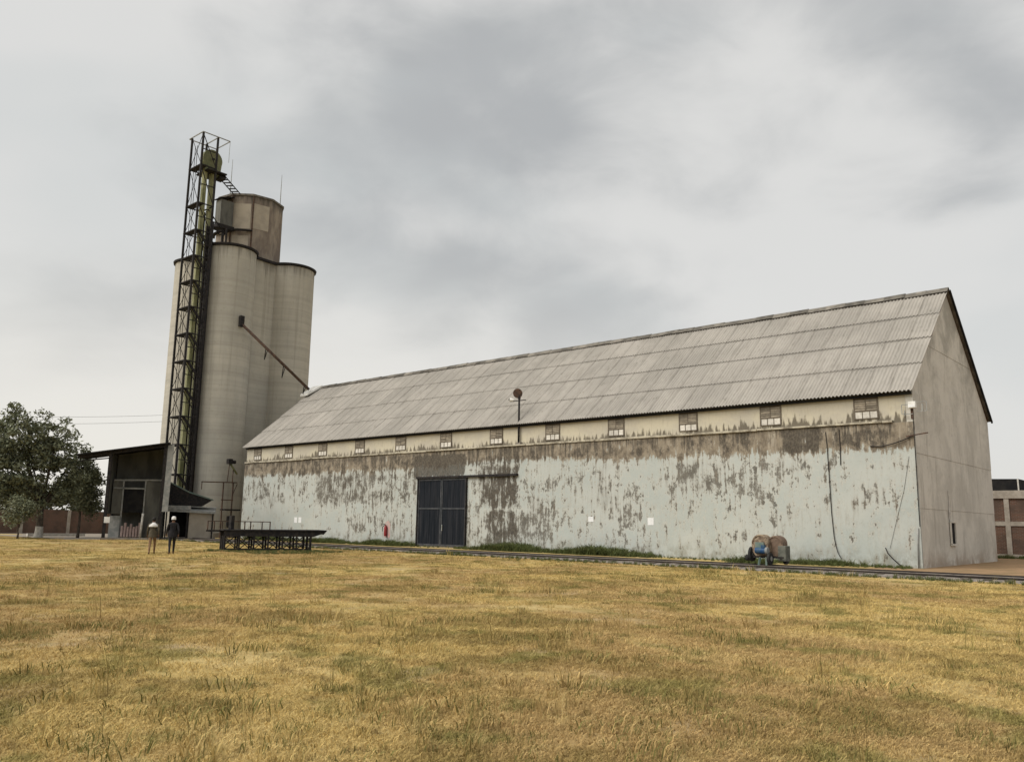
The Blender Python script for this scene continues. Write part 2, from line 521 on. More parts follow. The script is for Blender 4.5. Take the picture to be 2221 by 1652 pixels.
# ------------------------------------------------------------------ mesh helpers
class MB:
    def __init__(self):
        self.v = []
        self.f = []

    def box(self, x0, x1, y0, y1, z0, z1):
        i = len(self.v)
        self.v += [(x0, y0, z0), (x1, y0, z0), (x1, y1, z0), (x0, y1, z0), (x0, y0, z1), (x1, y0, z1), (x1, y1, z1), (x0, y1, z1)]
        self.f += [tuple(i + k for k in q) for q in ((0, 3, 2, 1), (4, 5, 6, 7), (0, 1, 5, 4), (1, 2, 6, 5), (2, 3, 7, 6), (3, 0, 4, 7))]
        return self

    def bar(self, p, q, w=0.1, h=None):
        p, q = Vector(p), Vector(q)
        h = h or w
        d = (q - p).normalized()
        a = d.cross(Vector((0, 0, 1)))
        if a.length < 1e-4:
            a = Vector((1, 0, 0))
        a.normalize()
        b = d.cross(a).normalized()
        i = len(self.v)
        for c in (p, q):
            for s, t_ in ((-1, -1), (1, -1), (1, 1), (-1, 1)):
                self.v.append(tuple(c + a * (s * w / 2) + b * (t_ * h / 2)))
        self.f += [tuple(i + k for k in q_) for q_ in ((0, 1, 2, 3), (7, 6, 5, 4), (0, 4, 5, 1), (1, 5, 6, 2), (2, 6, 7, 3), (3, 7, 4, 0))]
        return self

    def tube(self, pts, r, n=8, caps=True):
        pts = [Vector(p) for p in pts]
        rs = r if isinstance(r, (list, tuple)) else [r] * len(pts)
        base = len(self.v)
        ref = None
        for k, p in enumerate(pts):
            d = (pts[min(k + 1, len(pts) - 1)] - pts[max(k - 1, 0)]).normalized()
            if ref is None:
                ref = d.cross(Vector((0.31, 0.17, 0.93)))
                if ref.length < 1e-3:
                    ref = d.cross(Vector((1, 0, 0)))
            a = (ref - d * ref.dot(d)).normalized()
            ref = a
            b = d.cross(a)
            for j in range(n):
                an = 2 * math.pi * j / n
                self.v.append(tuple(p + (a * math.cos(an) + b * math.sin(an)) * rs[k]))
        for k in range(len(pts) - 1):
            for j in range(n):
                self.f.append((base + k * n + j, base + k * n + (j + 1) % n, base + (k + 1) * n + (j + 1) % n, base + (k + 1) * n + j))
        if caps:
            self.f.append(tuple(base + j for j in reversed(range(n))))
            self.f.append(tuple(base + (len(pts) - 1) * n + j for j in range(n)))
        return self

    def lathe(self, c, prof, n=32, a0=0.0, a1=2 * math.pi):
        """prof: list of (r,z) about a vertical axis"""
        base = len(self.v)
        full = abs(a1 - a0 - 2 * math.pi) < 1e-6
        m = n if full else n + 1
        for r, z in prof:
            for j in range(m):
                an = a0 + (a1 - a0) * j / n
                self.v.append((c[0] + r * math.cos(an), c[1] + r * math.sin(an), c[2] + z))
        for k in range(len(prof) - 1):
            for j in range(n):
                j2 = (j + 1) % m
                self.f.append((base + k * m + j, base + k * m + j2, base + (k + 1) * m + j2, base + (k + 1) * m + j))
        return self

    def poly(self, pts):
        i = len(self.v)
        self.v += [tuple(p) for p in pts]
        self.f.append(tuple(range(i, i + len(pts))))
        return self

    def prism(self, pts, off):
        """extrude a polygon by vector off"""
        n = len(pts)
        i = len(self.v)
        off = Vector(off)
        self.v += [tuple(p) for p in pts] + [tuple(Vector(p) + off) for p in pts]
        self.f.append(tuple(i + k for k in reversed(range(n))))
        self.f.append(tuple(i + n + k for k in range(n)))
        for k in range(n):
            k2 = (k + 1) % n
            self.f.append((i + k, i + k2, i + n + k2, i + n + k))
        return self

    def mesh(self, name, mat, org=(0, 0, 0), smooth=False):
        me = bpy.data.meshes.new(name)
        o = Vector(org)
        me.from_pydata([tuple(Vector(v) - o) for v in self.v], [], self.f)
        if mat:
            me.materials.append(MATS[mat] if isinstance(mat, str) else mat)
        bm = bmesh.new()
        bm.from_mesh(me)
        bmesh.ops.recalc_face_normals(bm, faces=bm.faces)
        bm.to_mesh(me)
        bm.free()
        if smooth:
            me.polygons.foreach_set('use_smooth', [True] * len(me.polygons))
        me.update()
        return me

    def build(self, name, mat, parent=None, smooth=False, org=None, bevel=0.0, angle=None):
        if org is None:
            org = ORG.get(parent.name, (0, 0, 0)) if parent else (0, 0, 0)
        ob = bpy.data.objects.new(name, self.mesh(name, mat, org, smooth))
        COL.objects.link(ob)
        if parent:
            ob.parent = parent
            ORG[ob.name] = org
        else:
            ob.location = org
            ORG[ob.name] = org
        if bevel:
            md = ob.modifiers.new('bevel', 'BEVEL')
            md.width = bevel
            md.segments = 2
            md.limit_method = 'ANGLE'
        if smooth and angle:
            es = ob.modifiers.new('split', 'EDGE_SPLIT')
            es.split_angle = math.radians(angle)
        return ob


ORG = {}


def tag(o, label, cat, group=None):
    o['label'] = label
    o['category'] = cat
    if group:
        o['group'] = group
    return o


def thing(name, label, cat, loc, group=None):
    o = bpy.data.objects.new(name, None)
    o.empty_display_size = 0.2
    o.location = loc
    COL.objects.link(o)
    ORG[o.name] = tuple(loc)
    return tag(o, label, cat, group)


def structure(o):
    o['kind'] = 'structure'
    return o


def inst(name, me, parent, loc, rot=(0, 0, 0), scale=(1, 1, 1)):
    """a piece that shares mesh data; loc in world space, its thing's empty is never rotated"""
    o = bpy.data.objects.new(name, me)
    COL.objects.link(o)
    o.parent = parent
    po = ORG.get(parent.name, (0, 0, 0))
    o.location = (loc[0] - po[0], loc[1] - po[1], loc[2] - po[2])
    o.rotation_euler = rot
    o.scale = scale
    return o


# ------------------------------------------------------------------ ground
def field_z(x, y):
    fall = np.clip((-11.5 - y) / 4.0, 0, 1)
    return fall * (0.035 * np.sin(x * 0.31 + y * 0.17) + 0.03 * np.sin(x * 0.13 - y * 0.41 + 1.0) + 0.02 * np.sin(x * 0.9 + 0.7 * y))


def build_ground():
    xs = np.concatenate([[-1500, -700, -350, -180, -110], np.arange(-80, 45, 0.6), [60, 100, 200, 500, 1500]])
    ys = np.concatenate([[-1200, -500, -200, -90], np.arange(-60, -9, 0.6), [-8, -4, 0, 10, 25, 60, 120, 300, 700, 1500]])
    X, Y = np.meshgrid(xs, ys)
    Z = field_z(X, Y)
    Z[(X < -79) | (X > 44) | (Y < -60.5)] *= 0
    v = np.stack([X.ravel(), Y.ravel(), Z.ravel()], -1)
    nx, ny = len(xs), len(ys)
    idx = np.arange(nx * ny).reshape(ny, nx)
    f = np.stack([idx[:-1, :-1].ravel(), idx[:-1, 1:].ravel(), idx[1:, 1:].ravel(), idx[1:, :-1].ravel()], -1)
    me = bpy.data.meshes.new('ground')
    me.from_pydata(v.tolist(), [], f.tolist())
    me.materials.append(MATS['dry_field'])
    me.polygons.foreach_set('use_smooth', [True] * len(me.polygons))
    o = bpy.data.objects.new('ground', me)
    COL.objects.link(o)
    structure(o)


build_ground()


def strip(name, mat, xs, y_in, y_out, z_in, seed, crown=0.0):
    """low ground sheet with ragged long edges"""
    r = random.Random(seed)
    mb = MB()
    rows = 6
    for i, x in enumerate(xs):
        a = y_in + r.uniform(-.18, .18)
        b = y_out + r.uniform(-.25, .25)
        for k in range(rows + 1):
            s = k / rows
            mb.v.append((x, a + (b - a) * s, z_in + crown * math.sin(math.pi * s)))
    for i in range(len(xs) - 1):
        for k in range(rows):
            q = i * (rows + 1) + k
            mb.f.append((q, q + rows + 1, q + rows + 2, q + 1))
    return structure(mb.build(name, mat, smooth=True))


TRK = -7.05            # centre line of the track
strip('dirt_yard', 'dirt', [x * 1.0 - .5 for x in range(-1, 70)], 30.0, -4.6, 0.004, 5)
strip('track_bed', 'ballast', [x * 0.7 for x in range(-76, 90)], -4.9, -8.9, 0.008, 9, crown=0.11)
strip('service_path', 'path_concrete', [x * 1.0 for x in range(-95, -52)], -2.6, -15.2, 0.005, 4)

# ------------------------------------------------------------------ warehouse
L, WD, HE, HR = 55.2, 13.95, 7.92, 14.08
wh = thing('warehouse', 'long pale warehouse with peeling blue-green wall and grey corrugated roof', 'warehouse', (-L / 2, WD / 2, 0))

# (x0,x1,z0,z1,strength) in wall metres: paint gone, mould
PEEL = [(-44.6, -38.1, 2.8, 5.4, .62), (-38.3, -32.6, 2.7, 5.3, .52), (-26.7, -23.4, 2.62, 5.35, .80), (-26.1, -23.35, .2, 2.5, .75),
        (-23.3, -20.1, .35, 2.5, .52), (-23.3, -20.0, 2.65, 4.5, .46), (-12.9, -7.1, 3.1, 4.8, .44), (-12.3, -10.7, 3.9, 5.0, .66),
        (-9.4, -6.7, 3.0, 4.0, .48), (-16.0, -14.2, 1.1, 2.8, .50), (-55.3, -48.8, 3.0, 5.0, .36), (-2.0, -1.2, 2.7, 3.4, .62),
        (-7.6, -4.3, 4.2, 4.9, .46), (-4.0, -2.8, 4.2, 5.1, .44), (-40.5, -32.6, .4, 2.6, .34), (-20, -16.5, 3.6, 5.2, .36), (-17.5, -14, 3.0, 4.2, .34),
        (-28.0, -26.7, .2, 3.0, .46), (-16.2, -14.8, .2, 1.0, .42), (-6.7, -6.1, 1.6, 2.2, .5), (-49, -45, 4.3, 5.2, .4), (-27.9, -26.5, 3.0, 5.0, .34)]
DARK = [(-55.2, -38, 5.1, 6.4, .44), (-38, -33, 5.2, 6.4, .54), (-33.2, -28.1, 4.68, 6.2, 1.15), (-28.1, -23.2, 5.3, 6.4, .60), (-23.2, -16.2, 5.5, 6.45, .48),
        (-16.2, -7.5, 5.4, 6.4, .32), (-12.2, -10.4, 5.3, 6.3, .48), (-9.6, -7.8, 5.4, 6.4, .52), (-6.2, -4.2, 5.3, 6.45, .95), (-3.4, -1.0, 5.4, 6.2, .62),
        (-43, -38.5, 2.9, 5.2, .30), (-26.6, -23.4, 2.7, 5.2, .66), (-26.0, -23.4, .3, 2.5, .62), (-37.5, -33, 3, 5.2, .26)]


def soft_rect(X, Z, r, e=0.35):
    x0, x1, z0, z1, s = r
    d = np.minimum(np.minimum(X - x0, x1 - X), np.minimum(Z - z0, z1 - Z))
    return s * np.clip(d / e + .5, 0, 1)


def lower_wall():
    xs = np.linspace(-L - .03, .03, 277)
    zs = np.linspace(0, 6.45, 34)
    X, Z = np.meshgrid(xs, zs)
    v = np.stack([X.ravel(), np.full(X.size, -0.12), Z.ravel()], -1)
    nx, nz = len(xs), len(zs)
    idx = np.arange(nx * nz).reshape(nz, nx)
    f = np.stack([idx[:-1, :-1].ravel(), idx[:-1, 1:].ravel(), idx[1:, 1:].ravel(), idx[1:, :-1].ravel()], -1).tolist()
    base = len(v)
    rim = [(-L - .03, 0.02, 0), (.03, 0.02, 0), (.03, 0.02, 6.45), (-L - .03, 0.02, 6.45)]
    v = v.tolist() + rim
    c00, c10, c11, c01 = int(idx[0, 0]), int(idx[0, -1]), int(idx[-1, -1]), int(idx[-1, 0])
    f += [tuple(idx[:, -1].tolist()) + (base + 2, base + 1), tuple(reversed(idx[:, 0].tolist())) + (base, base + 3)]
    f += [tuple(idx[-1, :].tolist()) + (base + 2, base + 3)]
    me = bpy.data.meshes.new('lower_wall')
    me.from_pydata([(a - ORG['warehouse'][0], b - ORG['warehouse'][1], c) for a, b, c in v], [], f)
    me.materials.append(MATS['peeling_paint_wall'])
    peel = np.full(X.shape, -0.24) + 0.10 * np.sin(X * .7) * np.sin(Z * 1.3) + .22 * np.clip((Z - 2.7) / .7, 0, 1) * np.clip((-5.5 - X) / 3, 0.25, 1) + .12 * np.clip((-12 - X) / 4, 0, 1)
    for r in PEEL:
        peel = np.maximum(peel, soft_rect(X, Z, r, .35 if r[4] > .7 else .9))
    btop = 5.25 + 0.33 * np.exp(-((X + 24) / 6.0) ** 2) + 0.05 * np.sin(X * 1.7)
    band = np.clip((Z - btop) / .7 + .5, 0, 1)
    dark = np.clip((Z - btop + .5) / 1.6, 0, 1) * (.20 + .10 * np.sin(X * 1.1 + 2 * np.sin(X * .37)))
    for r in DARK:
        dark = np.maximum(dark, soft_rect(X, Z, r, .3))
    for nme, arr in (('peel', peel), ('band', band), ('dark', dark)):
        a = me.attributes.new(nme, 'FLOAT', 'POINT')
        a.data.foreach_set('value', np.concatenate([arr.ravel(), np.zeros(4)]).astype(np.float32))
    o = bpy.data.objects.new('lower_wall', me)
    COL.objects.link(o)
    o.parent = wh


lower_wall()
MB().box(-L + .005, -0.31, 0.0, 0.2, 6.46, 7.98).build('upper_wall', 'cream_wall', wh)
# ledge where the thick lower wall ends, broken into lengths with small gaps and chips
rl = random.Random(3)
x = -L
while x < -0.9:
    ln = rl.uniform(3.0, 6.2)
    x1 = min(x + ln, -0.86)
    MB().box(x + .01, x1, -0.22 + rl.uniform(-.03, .03), 0.05, 6.46 + rl.uniform(-.02, .02), 6.56 + rl.uniform(-.02, .02)).build('ledge', 'ledge_plaster', wh, bevel=0.015)
    x = x1
# gable lifts
lift = [0.0, 2.6, 5.05, 7.85, 10.45, HR - 0.12]


def gable_half(z):
    return (0.0, WD) if z <= 7.85 else ((z - 7.85) / (HR - 7.85) * WD / 2, WD - (z - 7.85) / (HR - 7.85) * WD / 2)


for k in range(5):
    z0, z1 = lift[k] + (0.006 if k else 0), lift[k + 1] - 0.006
    a0, b0 = gable_half(z0)
    a1, b1 = gable_half(z1)
    off = 0.012 * ((k * 7) % 3)
    MB().prism([(off, a0, z0), (off, b0, z0), (off, b1, z1), (off, a1, z1)], (-0.3 - off, 0, 0)).build('gable_panel', 'gable_concrete', wh)
MB().box(-0.28, -0.02, 0.02, WD - 0.02, 0, 7.8).build('gable_core', 'gable_concrete', wh)
# slot opening with its chute
slot = MB().box(-0.02, 0.03, 4.62, 5.40, 1.04, 2.02).build('vent_slot', 'tar_roof', wh)
fr = MB()
fr.box(0.03, 0.10, 4.56, 4.64, 1.0, 2.06).box(0.03, 0.10, 5.38, 5.46, 1.0, 2.06).box(0.03, 0.10, 4.64, 5.38, 2.02, 2.10).box(0.03, 0.14, 4.56, 5.46, 0.94, 1.02)
fr.build('slot_frame', 'gable_concrete', slot)
MB().box(0.025, 0.036, 4.60, 4.85, 2.10, 3.0).box(0.025, 0.033, 4.66, 4.76, 2.98, 3.55).build('lime_streak', 'limewash', wh)
# far gable and back wall
MB().prism([(-L, 0.02, 0), (-L, WD, 0), (-L, WD, 7.85), (-L, WD / 2, HR - 0.15), (-L, 0.02, 7.85)], (0.3, 0, 0)).build('gable_panel', 'gable_concrete', wh)
MB().box(-L + .31, -0.31, WD - 0.3, WD, 0, 7.9).build('back_wall', 'gable_concrete', wh)
MB().box(-L, 0.0, -0.19, -0.04, 7.69, 7.80).build('eave_shade_beam', 'tar_roof', wh)  # beam coloured black to paint in the shade line under the eave

# roof: deck + corrugated sheets, each its own piece
EY, EZ = -0.30, HE - 0.06
SL = math.hypot(WD / 2 - EY, HR - EZ)
ang = math.atan2(HR - EZ, WD / 2 - EY)
deck = MB()
deck.prism([(-L - .1, EY + .14, EZ - .03), (-L - .1, WD / 2, HR - .10), (-L - .1, WD - EY - .14, EZ - .03), (-L - .1, WD / 2, HR - .22)], (L + .14, 0, 0))
roof = deck.build('roof', 'rust_steel', wh)
NCOL, NROW = 52, 4
SW = (L + 0.30) / NCOL
SLEN = SL / NROW


def sheet_mesh(seed):
    r = random.Random(seed)
    segs = 24
    mb = MB()
    for k in range(segs + 1):
        u = k / segs
        h = 0.044 * math.cos(2 * math.pi * 6 * u)
        xx = (u - .5) * (SW + .0)
        mb.v.append((xx, -0.10, h + 0.048))
        mb.v.append((xx, SLEN + 0.03, h + 0.0))
    for k in range(segs):
        mb.f.append((2 * k, 2 * k + 2, 2 * k + 3, 2 * k + 1))
    return mb.mesh('sheet', 'asbestos_sheet', smooth=True)


shm = sheet_mesh(1)
rs = random.Random(5)
for r_ in range(NROW):
    for c_ in range(NCOL):
        s = r_ * SLEN
        xx = -L - .15 + SW * (c_ + .5)
        inst('sheet', shm, roof, (xx, EY + s * math.cos(ang), EZ + s * math.sin(ang) + rs.uniform(0, .005)),
             (ang + rs.uniform(-.003, .003), rs.uniform(-.0012, .0012), rs.uniform(-.001, .001)))
bk = MB()
for k in range(0, 26):
    x0 = -L - .15 + k * (L + .3) / 26
    bk.prism([(x0, WD / 2, HR), (x0, WD - EY, EZ), (x0, WD - EY, EZ + .05), (x0, WD / 2, HR + .05)], ((L + .3) / 26, 0, 0))
bk.build('rear_slope', 'ridge_cap', roof)
# verge trim down the far slope of the near gable (reads as a black edge)
MB().bar((0.20, WD / 2 + .05, HR - .02), (0.20, WD - EY, EZ - .05), 0.08, 0.13).build('verge_board', 'tar_roof', roof)
capm = MB()
for k, (yy, zz) in enumerate(((-0.30, -0.235), (-.12, -.02), (0, 0.05), (.12, -.02), (.30, -.235))):
    capm.v += [(-.55, yy, zz), (.55, yy, zz + .012)]
for k in range(4):
    capm.f.append((2 * k, 2 * k + 1, 2 * k + 3, 2 * k + 2))
i0 = len(capm.v)
capm = capm.mesh('ridge_cap', 'ridge_cap', smooth=False)
for k in range(NCOL):
    inst('ridge_cap', capm, roof, (-L - .15 + SW * (k + .5), WD / 2, HR + .10 + rs.uniform(-.014, .018)), (rs.uniform(-.03, .03), rs.uniform(-.012, .012), rs.uniform(-.02, .02)))

# louvred windows
slat_m = MB().box(-.235, .235, -.012, .012, -.05, .05).mesh('slat', 'louvre_slat')
pane_m = MB().box(-.155, .155, -.006, .006, -.17, .17).mesh('pane', 'whitewashed_pane')
rw = random.Random(21)
for i in range(12):
    cx = -2.05 - 4.674 * (11 - i)
    z0, z1 = 6.70, 7.72
    wb = MB()
    wb.box(cx - .56, cx - .50, -.055, .0, z0, z1).box(cx + .50, cx + .56, -.055, .0, z0, z1)
    wb.box(cx - .50, cx + .50, -.055, .0, z1 - .055, z1).box(cx - .50, cx + .50, -.055, .0, z0, z0 + .045)
    wb.box(cx - .50, cx + .50, -.05, .0, z0 + .36, z0 + .40).box(cx - .025, cx + .025, -.052, .0, z0 + .40, z1 - .055)
    wb.box(cx - .185, cx - .155, -.05, .0, z0 + .045, z0 + .36).box(cx + .155, cx + .185, -.05, .0, z0 + .045, z0 + .36)
    wb.box(cx - .50, cx + .50, -.012, -.002, z0 + .045, z1 - .055)
    win = wb.build('window', 'window_wood', wh)
    for s in (-1, 1):
        for k in range(5):
            inst('slat', slat_m, win, (cx + s * .262, -.034, z0 + .455 + k * .105), (-rw.uniform(.25, .5) if k != 2 else -rw.uniform(.0, .5), rw.uniform(-.02, .02), 0))
    for k in (-1, 0, 1):
        inst('pane', pane_m, win, (cx + k * .335, -.022, z0 + .20))

# sliding door with its overhead rail
db = MB()
DX0, DX1, DZ = -32.5, -27.9, 4.62
db.box(DX0 - .10, DX0, -.26, -.10, 0, DZ + .1).box(DX1, DX1 + .08, -.26, -.10, 0, DZ + .1)
db.box(DX0 - .2, -23.4, -.30, -.14, DZ - .02, DZ + .12)
door = db.build('door', 'dark_steel', wh)
for s, (a, b) in enumerate(((DX0, (DX0 + DX1) / 2 - .02), ((DX0 + DX1) / 2 + .02, DX1))):
    lf = MB().box(a, b, -.17, -.13, 0.08, DZ - .03).build('door_leaf', 'door_steel', door)
    e = MB()
    for (x0, x1, z0, z1) in ((a, a + .09, .08, DZ - .03), (b - .09, b, .08, DZ - .03), (a + .09, b - .09, .08, .2), (a + .09, b - .09, 2.52, 2.62), (a + .09, b - .09, DZ - .16, DZ - .03)):
        e.box(x0, x1, -.20, -.172, z0, z1)
    e.build('leaf_frame', 'door_trim', lf)
    for k in range(3):
        xx = a + (b - a) * (k + 1) / 4
        MB().box(xx - .012, xx + .012, -.185, -.171, .2, DZ - .16).build('rib', 'door_steel', lf)
MB().box((DX0 + DX1) / 2 + .12, (DX0 + DX1) / 2 + .18, -.24, -.20, 1.1, 1.5).build('door_handle', 'grey_steel', door)

# ------------------------------------------------------------------ silo block
C4 = {'front': (-60.37, -0.13), 'right': (-61.2, 7.15), 'left': (-67.1, 0.45), 'back': (-68.0, 7.4)}
sb = thing('silo_block', 'cluster of tall round concrete silos joined around an angular tower top', 'silo', (-64, 3.8, 0))
HS = 27.0
for k, (cx, cy) in C4.items():
    MB().lathe((cx, cy, 0), [(2.40, 0), (2.40, HS - .25), (0.01, HS - .2)], 64).build('cylinder', 'silo_concrete', sb, smooth=True, angle=40)
    MB().lathe((cx, cy, 0), [(2.37, HS - .22), (2.56, HS - .20), (2.60, HS - .02), (2.5, HS + .03), (2.20, HS + .03), (2.2, HS - .19)], 64).build('rim', 'dark_steel', sb, smooth=True, angle=40)
    MB().lathe((cx, cy, 0), [(2.62, 0), (2.62, .42), (2.41, .46)], 48).build('footing', 'plinth', sb)


def web(a, b, out):
    ax, ay = C4[a]
    bx, by = C4[b]
    d = Vector((bx - ax, by - ay, 0)).normalized()
    nrm_ = Vector((out[0], out[1], 0))
    p = Vector((ax, ay, 0)) + nrm_ * .55 + d * 2.2
    q = Vector((bx, by, 0)) + nrm_ * .55 - d * 2.2
    MB().prism([p, q, q - nrm_ * .35, p - nrm_ * .35], (0, 0, HS - .2)).build('web_wall', 'silo_concrete', sb)
    p2, q2 = p + nrm_ * .22, q + nrm_ * .22
    MB().prism([p2 + Vector((0, 0, HS - .24)), q2 + Vector((0, 0, HS - .24)), q2 - nrm_ * .5 + Vector((0, 0, HS - .24)), p2 - nrm_ * .5 + Vector((0, 0, HS - .24))], (0, 0, .26)).build('rim', 'dark_steel', sb)


web('front', 'right', (1, 0))
web('front', 'left', (0, -1))
web('right', 'back', (0, 1))
web('left', 'back', (-1, 0))
MB().box(-66.5, -61.5, 1.5, 6.2, HS - .5, HS - .05).build('deck_slab', 'plinth', sb)
# angular top house
HC = (-64.0, 3.75)
NS, RH, ZT = 10, 3.3, 33.5
prof = MB()
ringb = [(HC[0] + RH * math.cos(2 * math.pi * (k + .25) / NS), HC[1] + RH * math.sin(2 * math.pi * (k + .25) / NS)) for k in range(NS)]
prof.prism([(a, b, HS - .06) for a, b in ringb], (0, 0, ZT - HS))
hh = prof.build('top_house', 'headhouse_concrete', sb)
ringt = [(HC[0] + (RH + .10) * math.cos(2 * math.pi * (k + .25) / NS), HC[1] + (RH + .10) * math.sin(2 * math.pi * (k + .25) / NS)) for k in range(NS)]
MB().prism([(a, b, ZT - .06) for a, b in ringt], (0, 0, .20)).build('parapet', 'ridge_cap', hh)


def facet(k, u0, u1, z0, z1, name, mat, d=.03):
    a = Vector((*ringb[k % NS], 0))
    b = Vector((*ringb[(k + 1) % NS], 0))
    o = ((a + b) / 2 - Vector((*HC, 0))).normalized()
    p, q = a + (b - a) * u0, a + (b - a) * u1
    MB().prism([p + o * .002 + Vector((0, 0, z0)), q + o * .002 + Vector((0, 0, z0)), q + o * .002 + Vector((0, 0, z1)), p + o * .002 + Vector((0, 0, z1))], o * d).build(name, mat, hh)


# faces turned to the camera point towards (+0.87,-0.5)
for k in range(NS):
    a = 2 * math.pi * (k + .75) / NS
    fx, fy = math.cos(a), math.sin(a)
    dt = fx * .865 - fy * .50
    side = fx * .5 + fy * .865
    if dt > .8 and abs(side) < .55:
        if side > -.1:
            facet(k, .02, .86, 30.1, 32.7, 'repair_patch', 'repair_render')
        else:
            facet(k, .10, .94, 30.0, 32.6, 'repair_patch', 'repair_render')
        facet(k, -.01, .05, HS, ZT - .1, 'pipe_or_shade_fill', 'rust_steel', .12)
        if side < .25:
            facet(k, .1, .9, 28.0, 29.3, 'repair_patch', 'repair_render', .02)
# walkway round the camera side of the top house
MB().lathe((HC[0], HC[1], 0), [(RH - .05, 29.72), (RH + .32, 29.72), (RH + .32, 29.82), (RH - .05, 29.82)], 22, math.radians(-125), math.radians(-25)).build('walkway', 'dark_steel', hh)
for axx, ayy, zt, zb in ((-63.9, 1.3, 37.8, ZT), (-62.3, 6.1, 37.3, ZT)):
    MB().tube([(axx, ayy, zb), (axx, ayy, zb + 1.6), (axx, ayy, zt)], [.045, .04, .018], 6).build('lightning_rod', 'grey_steel', hh)
# dark conveyor housing between elevator and top house
MB().prism([(-63.2, -.50, 30.0), (-62.2, -.50, 30.0), (-62.2, .85, 30.0), (-63.2, .85, 30.0)], (0, 0, 2.6)).build('conveyor_housing', 'shed_panel', hh)
MB().prism([(-63.3, -.70, 32.62), (-62.1, -.70, 32.62), (-62.1, .85, 33.1), (-63.3, .85, 33.1)], (0, 0, .08)).build('housing_roof', 'tar_roof', hh)
MB().box(-63.2, -61.9, -.9, .9, 29.6, 29.98).build('housing_base', 'dark_steel', hh)
MB().bar((-62.2, -.1, HS), (-62.2, -.1, 29.5), .2).bar((-61.5, -.1, HS), (-61.5, -.1, 29.5), .14).build('housing_post', 'dark_steel', hh)

# ------------------------------------------------------------------ bucket elevator tower
et = thing('elevator_tower', 'open steel lattice tower carrying a yellow-green bucket elevator beside the silos', 'tower', (-60.2, -3.6, 0))
PX0, PX1, PY0, PY1 = -59.2, -61.3, -4.4, -2.92
ZTW = 37.15
for (ax, ay) in ((PX0, PY0), (PX1, PY0), (PX0, PY1), (PX1, PY1)):
    MB().bar((ax, ay, 0), (ax, ay, ZTW), .16).build('post', 'dark_steel', et)
LV = [34.0, 30.3, 27.7, 25.25, 22.9, 20.45, 18.0, 15.5, 13.0, 10.5, 8.0, 5.4]
zprev = ZTW
for z in LV:
    for p, q in (((PX0, PY0, z), (PX1, PY0, z)), ((PX0, PY1, z), (PX1, PY1, z)), ((PX0, PY0, z), (PX0, PY1, z)), ((PX1, PY0, z), (PX1, PY1, z))):
        MB().bar(p, q, .09).build('girt', 'dark_steel', et)
    MB().box(PX1 - .15, PX0 + .05, PY0 - .06, PY0 + .62, z - .02, z + .07).build('landing', 'dark_steel', et)
    # thin lattice on the camera faces
    b = MB()
    b.bar((PX0, PY0, z), (PX1, PY0, zprev), .04).bar((PX1, PY0, z), (PX0, PY0, zprev), .04)
    b.build('brace', 'dark_steel', et)
    MB().bar((PX0, PY0, (z + zprev) / 2), (PX0, PY1, (z + zprev) / 2), .07).build('girt', 'dark_steel', et)
    MB().bar((PX0, PY0, zprev - .1), (PX0, PY1, z + .1), .06).build('brace', 'dark_steel', et)
    zprev = z
# ladder inside the open bay
lad = MB().bar((-60.75, PY0 + .1, .4), (-60.75, PY0 + .1, 36.2), .04).bar((-60.35, PY0 + .1, .4), (-60.35, PY0 + .1, 36.2), .04)
lad.build('ladder', 'dark_steel', et)
# elevator legs in flanged lengths
for ly in (-3.56, -2.86):
    z = .6
    while z < 33.6:
        z1 = min(z + 2.45, 33.9)
        MB().box(-60.2, -59.82, ly - .17, ly + .17, z + .01, z1 - .01).build('casing', 'olive_casing', et)
        MB().box(-60.24, -59.78, ly - .22, ly + .22, z - .03, z + .005).build('flange', 'olive_casing', et)
        z = z1
MB().tube([(-59.55, -2.62, 1.2), (-59.55, -2.62, 29.0)], .13, 10).build('pipe_or_shade_fill', 'dark_steel', et, smooth=True)  # three dark tubes added to fill the shaded gap between casings and silo
MB().tube([(-59.35, -3.02, 1.2), (-59.35, -3.02, 25.0)], .09, 10).build('pipe_or_shade_fill', 'dark_steel', et, smooth=True)
MB().tube([(-60.5, -3.05, 1.2), (-60.5, -3.05, 30.0)], .14, 10).build('pipe_or_shade_fill', 'dark_steel', et, smooth=True)
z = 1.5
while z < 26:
    MB().box(-59.62, -59.46, -3.2, -2.66, z, z + 2.42).build('shade_box', 'dark_steel', et)  # added dark box, stands in for the shade over the second casing
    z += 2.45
for z in LV[2:]:
    MB().bar((-59.3, -4.1, z), (-59.42, -2.95, z - 1.3), .10, .2).build('stair', 'dark_steel', et)
# head: round hood on edge with a discharge throat
HCY, HCZ, HRD = -3.02, 35.05, .98
hd = MB()
n = 28
ring = [(HCY + HRD * math.cos(2 * math.pi * k / n), HCZ + HRD * math.sin(2 * math.pi * k / n)) for k in range(n)]
hd.prism([(-60.3, a, b) for a, b in ring], (.62, 0, 0))
hood = hd.build('hood', 'green_hood', et, bevel=.03)
MB().prism([(-60.28, -2.75, 34.75), (-60.28, -2.08, 34.9), (-60.28, -2.2, 33.5), (-60.28, -2.55, 33.5)], (.58, 0, 0)).build('throat', 'green_hood', hood)
MB().prism([(-60.29, -3.78, 35.0), (-60.29, -3.2, 34.4), (-60.29, -3.3, 33.85), (-60.29, -3.74, 33.85)], (.56, 0, 0)).build('throat', 'green_hood', hood)
MB().tube([(-59.66, HCY, HCZ), (-59.5, HCY, HCZ)], .11, 12).build('bearing', 'dark_steel', hood)
MB().box(-60.3, -59.4, -2.35, -1.75, 33.35, 33.6).tube([(-59.9, -2.2, 33.75), (-59.9, -1.55, 33.75)], .22, 12).build('drive_motor', 'dark_steel', et)
